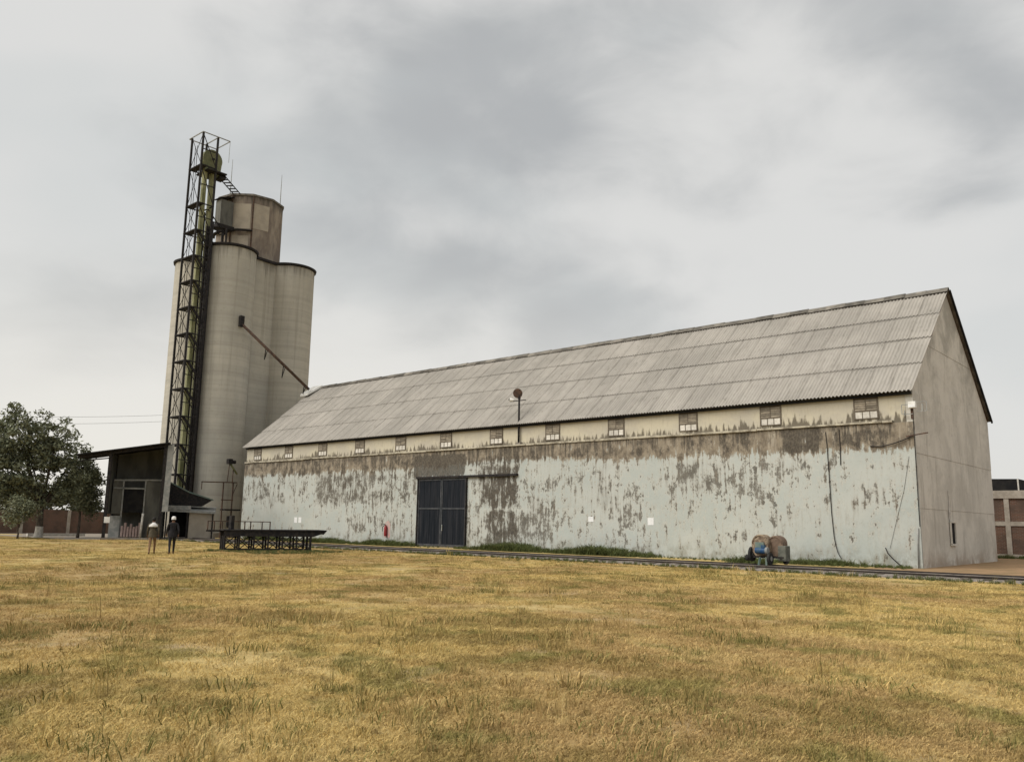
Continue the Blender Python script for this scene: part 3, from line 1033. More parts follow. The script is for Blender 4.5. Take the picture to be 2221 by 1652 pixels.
MB().box(PX1 - .1, PX0 + .15, PY0 + .7, PY1 + 1.1, 33.72, 33.84).build('head_platform', 'dark_steel', et)
# roof frame above the head, reaching past the posts
tf = MB()
TX0, TX1, TY0, TY1 = PX0 + .12, PX1 - .35, PY0 - .1, -1.75
for p, q in (((TX0, TY0), (TX1, TY0)), ((TX1, TY0), (TX1, TY1)), ((TX1, TY1), (TX0, TY1)), ((TX0, TY1), (TX0, TY0)), ((TX0, PY1), (TX1, PY1))):
    tf.bar((*p, ZTW), (*q, ZTW), .075)
tf.build('roof_frame', 'grey_steel', et)
MB().bar((TX0, TY1, ZTW), (TX0, TY1, 35.0), .03).bar((TX1, TY1, ZTW), (TX1, TY1, 33.9), .05).build('hanger', 'grey_steel', et)


def trussway(name, p, q, wdt, mat='dark_steel', parent=None, step=.6):
    p, q = Vector(p), Vector(q)
    d = q - p
    s = Vector((0, 0, 1)).cross(d).normalized() * wdt / 2
    mb = MB()
    mb.bar(p + s, q + s, .07).bar(p - s, q - s, .07)
    n_ = max(2, int(d.length / step))
    for k in range(n_ + 1):
        c = p + d * (k / n_)
        mb.bar(c + s, c - s, .09)
    return mb.build(name, mat, parent)


trussway('walkway', (-59.7, -2.0, 33.7), (-62.7, 1.7, 33.55), .7, parent=et)
trussway('walkway', (-60.0, -3.2, 30.1), (-61.9, -.3, 28.9), .6, parent=et)
trussway('walkway', (-60.0, -3.0, 27.6), (-60.9, -1.6, 27.1), .5, parent=et)

# ------------------------------------------------------------------ spout from silo to warehouse ridge
sp = thing('grain_spout', 'thin sloping steel spout running from the front silo down to the warehouse ridge', 'chute', (-57.7, 0.2, 19.3))
A_, B_ = Vector((-57.78, 0.05, 19.45)), Vector((-54.75, 5.75, 13.75))
MB().box(-58.05, -57.62, -.16, .24, 19.2, 20.2).build('inlet_box', 'dark_steel', sp)
MB().tube([A_, B_], .135, 10).build('pipe', 'rust_steel', sp, smooth=True)
for u, ln in ((.36, 1.1), (.62, 1.2), (.93, .8)):
    c = A_ + (B_ - A_) * u
    e = MB().bar(c + Vector((0, 0, .1)), c + Vector((-.25, .05, -ln)), .07)
    e.bar(c + Vector((0, .2, -.1)), c + Vector((-.25, .05, -ln)), .05)
    e.build('bracket', 'dark_steel', sp)
hoodm = MB()
hoodm.prism([(-55.75, 5.5, 13.15), (-54.6, 5.5, 13.15), (-54.3, 6.9, 14.1), (-55.75, 6.9, 14.1)], (0, 0, .20))
hoodm.build('end_hood', 'white_paint', sp)

# ------------------------------------------------------------------ intake shed on the left
sh = thing('intake_shed', 'tall dark open-fronted shed with sloping thin roof left of the silos', 'shed', (-53.0, -12.7, 0))
FX, BX = -53.0, -57.0
SY0, SY1 = -12.7, -8.4


def roofz(y):
    return 6.08 + (y + 15.34) / (15.34 - 8.25) * (7.22 - 6.08)


for fx in (FX, BX):
    for y in (SY0, SY1):
        MB().bar((fx, y, 0), (fx, y, roofz(y) - .02), .24 if fx == FX else .2).build('post', 'dark_steel', sh)
MB().prism([(FX + .5, -15.3, roofz(-15.3)), (FX + .5, -8.1, roofz(-8.1)), (BX - .3, -8.1, roofz(-8.1)), (BX - .3, -15.3, roofz(-15.3))], (0, 0, .09)).build('roof', 'tar_roof', sh)
MB().bar((FX, -15.2, roofz(-15.2) - .12), (FX, -8.3, roofz(-8.3) - .12), .14, .18).build('roof_beam', 'dark_steel', sh)
MB().bar((FX + .02, -15.0, roofz(-15) - .42), (FX + .02, SY0, roofz(SY0) - .50), .08).build('roof_beam', 'dark_steel', sh)
# back and side cladding, a panel each
yy = SY0 + .05
k = 0
while yy < SY1 - .1:
    y1 = min(yy + .86, SY1 - .05)
    MB().prism([(BX + .03 + .015 * (k % 2), yy, 0), (BX + .03 + .015 * (k % 2), y1, 0), (BX + .03 + .015 * (k % 2), y1, roofz(y1) + .02), (BX + .03 + .015 * (k % 2), yy, roofz(yy) + .02)], (-.06, 0, 0)).build('back_panel', 'shed_panel', sh)
    yy = y1
    k += 1
for xx in (-56.95, -55.7, -54.45):
    MB().box(xx, xx + 1.25, SY1 - .05, SY1 + .0, 0, roofz(SY1) - .1).build('side_panel', 'shed_panel', sh)
for xx in (-56.95, -55.7, -54.45):
    MB().box(xx, xx + 1.25, SY0 - .02, SY0 + .03, 1.9, roofz(SY0) - .1).build('side_panel', 'shed_panel', sh)
# inner frame round the big opening
mid = -55.0
for y in (-11.72, -9.95):
    MB().bar((mid, y, 0), (mid, y, 4.5), .12).build('inner_post', 'grey_steel', sh)
MB().bar((mid, SY0 + .2, 3.85), (mid, -9.95, 3.85), .12).build('inner_beam', 'grey_steel', sh)
MB().bar((mid, SY0 + .2, 4.45), (mid, SY1, 4.55), .12).build('inner_beam', 'grey_steel', sh)
MB().box(mid - .1, mid - .06, -11.65, -10.02, 2.0, 3.78).build('inner_shade_sheet', 'tar_roof', sh)  # black sheet added as the darkness inside the inner opening
for y0, y1 in ((SY0 + .15, -11.8), (-9.87, -8.55)):
    MB().box(mid - .05, mid, y0, y1, 1.9 if y0 < -12 else .2, 4.4).build('inner_panel', 'shed_panel', sh)
MB().box(mid - .2, mid + .2, SY0 + .1, -11.75, 0, 1.75).build('switch_cabinet', 'grey_steel', sh)
MB().box(FX - .3, FX + .2, SY0 - .2, SY1 + .1, 0, .14).build('sill', 'plinth', sh)
# light sheet on the right edge of the shed
MB().prism([(FX + .15, -8.30, 2.1), (FX + .15, -7.82, 2.1), (FX + .15, -7.72, 7.2), (FX + .15, -8.20, 7.12)], (-.05, 0, 0)).build('edge_sheet', 'grey_steel', sh)

tag(MB().box(-52.82, -52.79, -12.72, -12.28, 1.22, 1.66).build('shed_sign', 'white_paint', org=(-52.8, -12.5, 1.4)), 'small white board fixed to the left post of the dark shed', 'sign')
rk = random.Random(8)
ORD = ['first', 'second', 'third', 'fourth', 'fifth', 'sixth', 'seventh']
SHED_P = Vector((-53.0, -12.7, 0))
SHED_M = Matrix.Translation(SHED_P) @ Matrix.Rotation(math.radians(-30), 4, 'Z') @ Matrix.Diagonal((1, .88, 1, 1)) @ Matrix.Translation(-SHED_P)
sh.rotation_euler = (0, 0, math.radians(-30))
sh.scale = (1, .88, 1)
sgn = bpy.data.objects['shed_sign']
sgn.matrix_world = SHED_M @ Matrix.Translation((-52.8, -12.5, 1.4))
for k in range(7):
    yb = -11.55 + k * .23
    h = rk.uniform(.75, 1.1)
    b = MB()
    b.box(-54.6, -54.2, yb, yb + .19, .16, .16 + h)
    o = b.build('grain_sack', 'sack', org=(-54.4, yb + .1, .16), bevel=.05)
    o.matrix_world = SHED_M @ Matrix.Translation((-54.4, yb + .1, .16))
    tag(o, ORD[k] + ' pinkish sack from the left in the row inside the dark shed', 'sack', 'sacks in the shed')
pipe_h = tag(MB().tube([(-53.9, -9.95, .15), (-53.9, -9.85, 1.95)], .10, 10).build('plastic_pipe', 'limewash', org=(-53.9, -9.9, .15), smooth=True), 'pale pipe leaning upright in the opening of the dark shed', 'pipe')

pipe_h.matrix_world = SHED_M @ Matrix.Translation((-53.9, -9.9, .15))

# annex between shed and front silo
an = thing('intake_annex', 'low lean-to with pale roof and dark doorway between shed and front silo', 'annex', (-53.0, -8.1, 0))
an.rotation_euler = (0, 0, math.radians(-30))
an.scale = (1, .88, 1)
MB().prism([(-53.0, -8.1, 2.16), (-53.0, -3.9, 2.02), (-56.9, -3.9, 2.42), (-56.9, -8.1, 2.5)], (0, 0, .16)).build('roof', 'grey_steel', an)
MB().box(-53.02, -52.94, -8.2, -6.0, 2.3, 2.62).build('fascia', 'grey_steel', an)
for y in (-8.0, -6.25, -4.1):
    MB().bar((-53.2, y, 0), (-53.2, y, 2.15), .12).build('post', 'dark_steel', an)
MB().box(-56.8, -56.7, -8.0, -4.0, 0, 2.4).build('rear_wall', 'tar_roof', an)
MB().box(-56.7, -53.3, -6.3, -6.2, 0, 2.15).build('partition', 'dark_steel', an)
MB().box(-57.0, -52.7, -8.2, -3.8, 0, .10).build('floor_slab', 'plinth', an)
MB().box(-53.45, -53.32, -6.1, -3.95, .1, 2.12).build('front_wall', 'repair_render', an)
# chute hopper above it
hp = thing('intake_hopper', 'dark green sloping hopper on the lean-to roof beside the silo', 'hopper', (-53.0, -8.1, 2.5))
hp.rotation_euler = (0, 0, math.radians(-30))
hp.scale = (1, .88, 1)
MB().prism([(-54.2, -8.1, 2.62), (-54.2, -5.2, 2.62), (-54.2, -4.3, 3.15), (-54.2, -6.3, 3.75), (-54.2, -8.1, 4.55)], (-2.2, 0, 0)).build('bin', 'teal_dark' if 'teal_dark' in MATS else 'dark_steel', hp)
MB().prism([(-54.15, -8.1, 4.57), (-54.15, -6.3, 3.78), (-54.15, -4.2, 3.2), (-54.15, -4.2, 3.1), (-54.15, -6.3, 3.66), (-54.15, -8.1, 4.46)], (-2.3, 0, 0)).build('lid', 'teal_paint', hp)

# ------------------------------------------------------------------ gantry and auger by the far warehouse corner
gt = thing('pipe_gantry', 'thin rusty steel frame with long top arm at the far warehouse corner', 'frame', (-56.5, -.6, 0))
MB().bar((-56.5, -3.4, 4.75), (-56.5, .0, 4.82), .09).build('arm', 'rust_steel', gt)
for y in (-1.32, -.4):
    MB().bar((-56.5, y, 0), (-56.5, y, 4.8), .09).build('post', 'rust_steel', gt)
MB().bar((-56.5, -1.45, 3.28), (-56.5, -.3, 3.28), .08).build('rung', 'rust_steel', gt)
MB().bar((-56.5, -3.35, 4.75), (-56.5, -3.35, 4.1), .05).build('hook', 'rust_steel', gt)
MB().bar((-56.5, .0, 4.7), (-56.5, -.4, 3.7), .05).build('stay', 'rust_steel', gt)
MB().box(-56.9, -56.1, -1.25, .25, 2.36, 2.5).build('shelf', 'dark_steel', gt)
MB().box(-56.6, -56.4, -.75, -.45, .9, 1.9).build('control_box', 'dark_steel', gt)
ag = thing('small_auger', 'short yellowish auger with a dark motor above the far wall corner', 'auger', (-56.3, -.6, 5.6))
MB().tube([(-56.3, -.95, 6.45), (-56.3, -.2, 5.55)], .09, 10).build('tube', 'olive_casing', ag, smooth=True)
MB().box(-56.5, -56.1, -1.2, -.8, 6.4, 6.85).tube([(-56.3, -.8, 6.6), (-56.3, -.45, 6.6)], .16, 10).build('motor', 'dark_steel', ag)
MB().bar((-56.3, -.6, 4.85), (-56.3, -.6, 6.0), .06).bar((-56.3, -1.1, 4.85), (-56.3, -1.0, 6.4), .05).build('stand', 'rust_steel', ag)

# ------------------------------------------------------------------ steel loading platform
PA = Vector((-28.45, -17.1, 0))
PB = Vector((-26.55, -13.1, 0))
pu = (PB - PA).normalized()
pn = Vector((-pu.y, pu.x, 0))       # away from the camera
pl = thing('loading_platform', 'black steel platform on cross-braced legs standing on the dry grass', 'platform', tuple((PA + PB) / 2 + pn * 1.1))
LP = (PB - PA).length
ZP = 1.10


def pp(u, v, z):
    return PA + pu * u + pn * v + Vector((0, 0, z))


MB().prism([pp(-.05, -.05, ZP - .05), pp(LP + .75, -.05, ZP - .03), pp(LP + .75, 2.3, ZP - .03), pp(-.05, 2.3, ZP - .05)], (0, 0, .06)).build('deck', 'dark_steel', pl)
MB().prism([pp(0, 0, ZP - .32), pp(LP + .1, 0, ZP - .32), pp(LP + .45, 0, ZP - .2), pp(LP + .72, 0, ZP - .06), pp(0, 0, ZP - .06)], pn * .08).build('front_beam', 'dark_steel', pl)
MB().prism([pp(0, 2.2, ZP - .32), pp(LP + .1, 2.2, ZP - .32), pp(LP + .45, 2.2, ZP - .2), pp(LP + .72, 2.2, ZP - .06), pp(0, 2.2, ZP - .06)], pn * .08).build('rear_beam', 'dark_steel', pl)
MB().prism([pp(LP + .55, 0, ZP - .06), pp(LP + .80, 0, ZP + .0), pp(LP + .62, 0, ZP - .2)], pn * 2.25).build('ramp_lip', 'dark_steel', pl)
NB = 6
for v in (.04, 1.1, 2.24):
    for k in range(NB + 1):
        u = .05 + (LP - .1) * k / NB
        MB().bar(pp(u, v, -.02), pp(u, v, ZP - .3), .09 if k in (0, NB) else .065).build('leg', 'dark_steel', pl)
        if k < NB and v != 1.1:
            u1 = .05 + (LP - .1) * (k + 1) / NB
            b = MB().bar(pp(u, v, .12), pp(u1, v, ZP - .34), .045).bar(pp(u1, v, .12), pp(u, v, ZP - .34), .045)
            b.build('brace', 'dark_steel', pl)
MB().bar(pp(0, .04, .14), pp(LP, .04, .14), .06).build('bottom_rail', 'dark_steel', pl)
# low handrail at the back, reaching past the left end
MB().bar(pp(-.7, 2.1, ZP + .42), pp(2.55, 2.1, ZP + .42), .045).build('handrail', 'rust_steel', pl)
for u in (-.68, -.35, .05, .55, 1.2, 1.5, 2.1, 2.52):
    MB().bar(pp(u, 2.1, ZP - .02 if u >= 0 else ZP - .1), pp(u, 2.1, ZP + .42), .045).build('rail_post', 'rust_steel', pl)
MB().bar(pp(-.75, 2.1, ZP - .08), pp(.05, 2.1, ZP - .08), .09).build('outrigger', 'dark_steel', pl)
MB().box(-.15, .15, -.12, .12, 0, .72)
o = pp(.45, 1.4, ZP + .012)
cb = MB().box(o.x - .13, o.x + .13, o.y - .1, o.y + .1, o.z, o.z + .72)
tag(cb.build('metal_canister', 'dark_steel', org=tuple(o), bevel=.02), 'narrow dark box standing on the left end of the steel platform', 'box')

# ------------------------------------------------------------------ railway track
tr = thing('railway_track', 'old railway track with rusty rails running along the warehouse', 'track', (-14, TRK, .1))
prf = [(-.065, 0), (.065, 0), (.065, .02), (.012, .045), (.012, .115), (.036, .125), (.036, .16), (-.036, .16), (-.036, .125), (-.012, .115), (-.012, .045), (-.065, .02)]
for s in (-1, 1):
    yc = TRK + s * .84
    MB().prism([(-52.0, yc + a, -.005 + b) for a, b in prf], (92, 0, 0)).build('rail', 'rail_steel', tr)
slp = MB().box(-.125, .125, -1.28, 1.28, -.12, .06).mesh('sleeper', 'sleeper_wood')
rz = random.Random(4)
xx = -51.5
while xx < 22:
    inst('sleeper', slp, tr, (xx, TRK + rz.uniform(-.06, .06), .030 + rz.uniform(-.015, .008)), (0, rz.uniform(-.02, .02), rz.uniform(-.03, .03)))
    xx += .68

# ------------------------------------------------------------------ twin-drum machine by the track
mc = thing('twin_drum_blower', 'tan twin-drum blower with blue motor parked on the track by the wall', 'machine', (-4.25, -6.3, .2))
MX, MY = -4.25, -6.35


def wheel(cx, cy, cz, r, wd, ax='x'):
    d = Vector((1, 0, 0)) if ax == 'x' else Vector((0, 1, 0))
    c = Vector((cx, cy, cz))
    mb = MB().tube([c - d * wd / 2, c - d * wd * .38, c + d * wd * .38, c + d * wd / 2], [r * .82, r, r, r * .82], 20)
    w_ = mb.build('wheel', 'black_rubber', mc, smooth=True, angle=50)
    MB().tube([c - d * wd * .55, c + d * wd * .55], r * .4, 12).build('hub', 'grey_steel', w_)


def drum(cx, cy, cz, r, dpt, mat, nme='drum'):
    mb = MB()
    pts = []
    for k in range(25):
        a = math.pi * k / 24
        pts.append((cx + r * math.cos(a), cy, cz + r * math.sin(a)))
    pts += [(cx - r, cy, cz - .32), (cx - r * .55, cy, cz - .52), (cx + r * .55, cy, cz - .52), (cx + r, cy, cz - .32)]
    mb.prism(pts, (0, dpt, 0))
    d_ = mb.build(nme, mat, mc, bevel=.025)
    rim = MB()
    rim.tube([(cx + (r - .05) * math.cos(math.pi * k / 12), cy - .01, cz + (r - .05) * math.sin(math.pi * k / 12)) for k in range(13)], .022, 6)
    rim.build('hoop', mat, d_)
    return d_


d1 = drum(MX - .20, MY - .2, 1.00, .37, .5, 'tan_drum')
d2 = drum(MX + .32, MY + .12, 1.00, .33, .5, 'brown_drum')
MB().box(MX - .38, MX + .02, MY - .30, MY - .21, .60, 1.05).build('front_cover', 'teal_paint', mc, bevel=.02)
MB().tube([(MX - .28, MY - .42, .72), (MX + .16, MY - .42, .72)], .125, 16).build('motor', 'blue_motor', mc, smooth=True, angle=40)
MB().tube([(MX + .16, MY - .42, .72), (MX + .26, MY - .42, .72)], .14, 16).build('motor_cowl', 'grey_steel', mc, smooth=True, angle=40)
MB().box(MX - .02, MX + .14, MY - .5, MY - .36, .84, .94).build('terminal_box', 'blue_motor', mc)
MB().box(MX + .48, MX + .82, MY + .0, MY + .45, .30, .92).build('side_box', 'switch_grey', mc, bevel=.02)
MB().bar((MX - .75, MY - .2, .45), (MX + .8, MY - .2, .45), .07).bar((MX - .75, MY + .3, .45), (MX + .8, MY + .3, .45), .07).bar((MX - .6, MY - .2, .45), (MX - .6, MY + .3, .45), .07).bar((MX + .6, MY - .2, .45), (MX + .6, MY + .3, .45), .07).build('chassis', 'dark_steel', mc)
wheel(MX - .60, MY - .1, .56, .30, .13)
wheel(MX - .90, MY + .1, .40, .13, .16)
wheel(MX + .30, MY - .35, .40, .24, .12)
wheel(MX + .62, MY + .45, .40, .24, .12)
MB().bar((MX - .98, MY + .1, .40), (MX - .5, MY + .1, .46), .06).build('axle', 'dark_steel', mc)
MB().bar((MX + .1, MY - .3, .45), (MX + .16, MY - .42, .12), .07).bar((MX - .15, MY - .3, .45), (MX - .2, MY - .36, .12), .07).build('leg', 'teal_paint', mc)

# ------------------------------------------------------------------ lamps and cables on the wall
lp = thing('ledge_floodlight', 'round dark floodlight on a black pole standing on the warehouse ledge', 'floodlight', (-23.4, -.12, 6.56))
MB().tube([(-23.4, -.14, 6.55), (-23.4, -.14, 9.55)], .065, 10).build('pole', 'dark_steel', lp, smooth=True)
vd = (CAM - Vector((-23.4, -.14, 9.8)))
vd = Vector((.45, -.86, -.25)).normalized()
cc = Vector((-23.46, -.20, 9.83))
MB().tube([cc - vd * .14, cc - vd * .10, cc + vd * .06, cc + vd * .08], [.14, .26, .31, .29], 22).build('lamp_head', 'rust_steel', lp, smooth=True, angle=45)
MB().bar((-23.4, -.14, 9.45), (-23.4, -.14, 9.7), .13).build('swivel', 'dark_steel', lp)
MB().bar((-24.15, -.14, 9.36), (-22.85, -.14, 9.36), .05).build('crossarm', 'dark_steel', lp)
sm = Vector((-23.98, -.16, 9.44))
d_ = Vector((-.75, -.5, .2)).normalized()
MB().tube([sm - d_ * .12, sm + d_ * .1, sm + d_ * .16], [.08, .12, .11], 14).build('spotlight', 'white_paint', lp, smooth=True, angle=40)
MB().tube([sm + d_ * .16, sm + d_ * .22], [.09, .06], 12).build('spotlight_lens', 'black_rubber', lp)
MB().box(-23.55, -23.2, -.22, .0, 6.56, 6.68).build('base_block', 'plinth', lp)

cl_ = thing('corner_floodlight', 'white box floodlight in a steel cage at the near gable corner', 'floodlight', (0.05, -.15, 7.0))
MB().box(-.10, .22, -.38, -.16, 7.02, 7.32).build('housing', 'white_paint', cl_, bevel=.02)
MB().box(-.08, .20, -.40, -.382, 7.05, 7.16).build('glass', 'paper', cl_)
cg = MB()
for z in (6.88, 7.30):
    cg.bar((-.42, -.2, z - .08), (.05, -.2, z - .1), .03).bar((.2, -.2, z), (.62, -.15, z), .03)
cg.bar((-.42, -.2, 6.8), (-.42, -.2, 7.2), .03).bar((.62, -.15, 6.88), (.62, -.15, 7.3), .03).bar((.45, -.2, 6.86), (.45, -.2, 7.2), .05).bar((-.3, -.2, 6.95), (-.3, -.2, 6.7), .03)
cg.build('cage', 'grey_steel', cl_)
MB().bar((.0, -.15, 6.55), (.0, -.15, 7.02), .10).build('bracket', 'rust_steel', cl_)


def cable(label, pts, r=.02, mat='dark_steel', cat='cable'):
    return tag(MB().tube(pts, r, 6).build('wall_cable', mat, org=tuple(pts[0]), smooth=True), label, cat)


cable('long dark cable hanging down the wall to the weeds right of the blower', [(-3.95, -.14, 6.2), (-3.9, -.16, 5.6), (-3.86, -.17, 4.2), (-3.83, -.16, 2.4), (-3.76, -.17, 1.3), (-3.70, -.18, .9), (-3.6, -.2, .55), (-3.42, -.28, .28)], .020)
cable('short cable hanging from the ledge beside the long one', [(-3.3, -.14, 6.3), (-3.28, -.15, 5.4), (-3.3, -.15, 4.6)], .02)
cable('thin cable dropping down the near wall corner to the ground', [(.03, -.16, 6.6), (.03, -.17, 5.0), (.02, -.16, 3.0), (.03, -.18, 1.8)], .018)
cable('sagging black cable running up to the corner arm', [(-1.9, -.15, 5.42), (-1.4, -.18, 5.38), (-.9, -.2, 5.48), (-.45, -.2, 5.62), (.0, -.2, 5.80)], .022)
cable('slanting very thin cable on the pale wall near the corner', [(-.25, -.14, 4.9), (-.55, -.14, 3.4), (-.9, -.14, 2.2), (-1.3, -.15, .8)], .006)
cable('bent cable end poking from the ground at the wall foot', [(-1.45, -.25, .85), (-1.35, -.3, .62), (-1.1, -.35, .35), (-.8, -.4, .1)], .025)
tag(MB().bar((-.30, -.2, 5.78), (.62, -.2, 5.9), .05).build('steel_rod', 'rust_steel', org=(0, -.2, 5.8)), 'short steel rod sticking out across the near gable corner', 'rod')
tag(MB().tube([(-.12, -.2, 0), (-.10, -.18, 1.1), (-.06, -.18, 1.75)], .03, 8).build('earth_pipe', 'grey_steel', org=(-.1, -.2, 0), smooth=True), 'thin grey pipe standing against the wall foot at the near corner', 'pipe')

for k, (x0, x1, z0, z1, lab) in enumerate(((-17.97, -17.6, 1.82, 2.12, 'small torn white paper on the wall left of the square one'), (-13.95, -13.57, 1.69, 2.08, 'square white paper notice on the pale wall'),
                                           (-47.3, -46.9, 1.43, 1.87, 'left one of two white notices side by side at the far wall end'), (-46.72, -46.32, 1.43, 1.87, 'right one of two white notices side by side at the far wall end'))):
    tag(MB().box(x0, x1, -.130, -.124, z0, z1).build('paper_notice', 'paper', org=((x0 + x1) / 2, -.127, z0)), lab, 'notice', 'notices on the wall')
fe = thing('fire_point', 'red fire extinguisher on a pinkish board left of the dark door', 'fire point', (-35.8, -.15, .45))
MB().prism([(-36.1, -.135, .55), (-35.45, -.135, .50), (-35.42, -.135, 1.45), (-35.65, -.135, 1.72), (-36.05, -.135, 1.55)], (0, .012, 0)).build('board', 'pink_board', fe)
MB().tube([(-35.8, -.25, .62), (-35.8, -.25, .68), (-35.8, -.25, 1.22), (-35.8, -.25, 1.36), (-35.8, -.25, 1.40)], [.10, .115, .115, .06, .04], 14).build('cylinder', 'red_paint', fe, smooth=True)
MB().bar((-35.8, -.25, 1.42), (-36.02, -.27, 1.48), .04).tube([(-35.85, -.27, 1.40), (-36.1, -.3, 1.25), (-36.08, -.3, .95)], .025, 6).build('nozzle', 'black_rubber', fe)
MB().bar((-35.8, -.13, 1.1), (-35.8, -.24, 1.1), .05).build('hook', 'dark_steel', fe)

# ------------------------------------------------------------------ brick building on the right
rb = thing('brick_building', 'red brick building with pale concrete frame behind the warehouse gable', 'building', (4, 22, 0))
bays = [-4.6, -0.75, 3.1, 6.95, 10.8, 14.65]
for i in range(5):
    for z0, z1 in ((.25, 2.0), (2.28, 3.72)):
        MB().box(bays[i] + .12, bays[i + 1] - .12, 21.06, 21.3, z0, z1).build('brick_panel', 'brick', rb)
for b in bays:
    MB().box(b - .14, b + .14, 20.98, 21.35, 0, 3.72).build('column', 'concrete_frame', rb)
for z0, z1 in ((2.0, 2.28), (3.72, 4.22), (0, .25)):
    MB().box(-4.8, 14.9, 21.0 - (.06 if z0 > 3 else 0), 21.36, z0 + .003, z1 - .003).build('beam', 'concrete_frame', rb)
MB().prism([(-4.8, 21.3, 4.22), (-.1, 21.3, 4.22), (-.02, 21.3, 4.95), (-4.8, 21.3, 5.05)], (0, 3.0, 0)).build('water_tank', 'tar_roof', rb)
MB().box(-4.8, 14.9, 21.36, 28.0, 4.1, 4.22).build('roof', 'concrete_frame', rb)
MB().box(-4.8, 14.9, 27.8, 28.0, 0, 4.1).build('rear_wall', 'brick', rb)
MB().bar((-.05, 21.2, 4.95), (.0, 21.0, 4.1), .08).build('overflow_pipe', 'limewash', rb)

# brick boundary wall on the left behind the trees
lw = thing('boundary_wall', 'low weathered brick boundary wall with pale columns behind the left tree', 'wall', (-76, -9, 0))
ys_ = [-40.0 + 4.2 * k for k in range(12)]
for i in range(11):
    MB().box(-76.12, -75.9, ys_[i] + .14, ys_[i + 1] - .14, 0, 2.15 + .12 * (i % 2)).build('brick_panel', 'brick', lw)
for y in ys_:
    MB().box(-76.18, -75.84, y - .15, y + .15, 0, 2.25).build('column', 'concrete_frame', lw)
MB().box(-73.0, -72.7, -12.4, -4.2, 0, .22)
tag(MB().box(-64.4, -64.1, -14.0, -9.5, 0, .22).build('kerb', 'limewash', org=(-64.2, -12, 0)), 'pale concrete kerb on the ground between tree and shed', 'kerb')


# ------------------------------------------------------------------ trees
def leaf_cloud(centres, n, spread, size, seed, flat=.75):
    g = np.random.default_rng(seed)
    ci = g.integers(0, len(centres), n)
    c = np.array(centres)[ci]
    d = g.normal(size=(n, 3))
    d /= np.linalg.norm(d, axis=1)[:, None]
    rad = g.random(n) ** .45
    p = c[:, :3] + d * (rad * spread * c[:, 3])[:, None] * np.array([1, 1, flat])
    nrm_ = g.normal(size=(n, 3)) + np.array([0, 0, .8])
    nrm_ /= np.linalg.norm(nrm_, axis=1)[:, None]
    t1 = np.cross(nrm_, g.normal(size=(n, 3)))
    t1 /= np.linalg.norm(t1, axis=1)[:, None]
    t2 = np.cross(nrm_, t1)
    s = size * (.6 + .8 * g.random(n))[:, None]
    v = np.stack([p - t1 * s, p - t2 * s * .42, p + t1 * s, p + t2 * s * .42], 1).reshape(-1, 3)
    f = np.arange(4 * n).reshape(-1, 4)
    sh_ = np.repeat(np.clip(.25 + .5 * g.random(n) + .25 * g.random(len(centres))[ci], 0, 1), 4)
    return v, f, sh_


def leaf_object(name, v, f, sh_, org, parent, mat='tree_leaf'):
    me = bpy.data.meshes.new(name)
    me.from_pydata((v - np.array(org)).tolist(), [], f.tolist())
    me.materials.append(MATS[mat])
    a = me.attributes.new('shade', 'FLOAT', 'POINT')
    a.data.foreach_set('value', sh_.astype(np.float32))
    o = bpy.data.objects.new(name, me)
    COL.objects.link(o)
    o.parent = parent
    return o


def tree(label, base, th, blobs, nclus, nleaf, tr_r, seed, leaf=.13, lime=0.0, name='broadleaf_tree', group=None):
    r = random.Random(seed)
    bx, by = base
    T = thing(name, label, 'tree', (bx, by, 0), group)
    top = Vector((bx + r.uniform(-.2, .2), by + r.uniform(-.2, .2), th))
    pts = [Vector((bx, by, -.05)), Vector((bx + .03, by + .02, .35)), Vector((bx + r.uniform(-.1, .1), by + r.uniform(-.1, .1), th * .55)), top]
    mb = MB().tube(pts, [tr_r * 1.35, tr_r * 1.05, tr_r * .9, tr_r * .75], 10)
    cl = []
    for (cx, cy, cz, rr) in blobs:
        c = Vector((bx + cx, by + cy, cz))
        mid_ = (top + c) / 2 + Vector((r.uniform(-.3, .3), r.uniform(-.3, .3), r.uniform(0, .4)))
        mb.tube([top - Vector((0, 0, .3)), mid_, c], [tr_r * .55, tr_r * .35, tr_r * .15], 7)
        for k in range(max(3, int(nclus * rr ** 2 / sum(b[3] ** 2 for b in blobs)))):
            d = Vector((r.gauss(0, 1), r.gauss(0, 1), r.gauss(0, .85))).normalized()
            q = c + d * rr * (r.random() ** .4)
            cl.append((q.x, q.y, max(q.z, .8), r.uniform(.6, 1.3)))
            if r.random() < .35:
                mb.tube([c, (c + q) / 2 + Vector((0, 0, .1)), q], [tr_r * .13, tr_r * .08, tr_r * .03], 5)
    mb.build('trunk', 'bark', T, smooth=True)
    if lime:
        MB().tube([(bx, by, 0), (bx + .02, by + .02, lime * .5), (bx + .03, by + .02, lime)], [tr_r * 1.4, tr_r * 1.14, tr_r * 1.06], 12, caps=False).build('limewash_band', 'limewash', T, smooth=True)
    v, f, s = leaf_cloud(cl, nleaf, .62, leaf, seed)
    leaf_object('crown', v, f, s, (bx, by, 0), T)
    return T


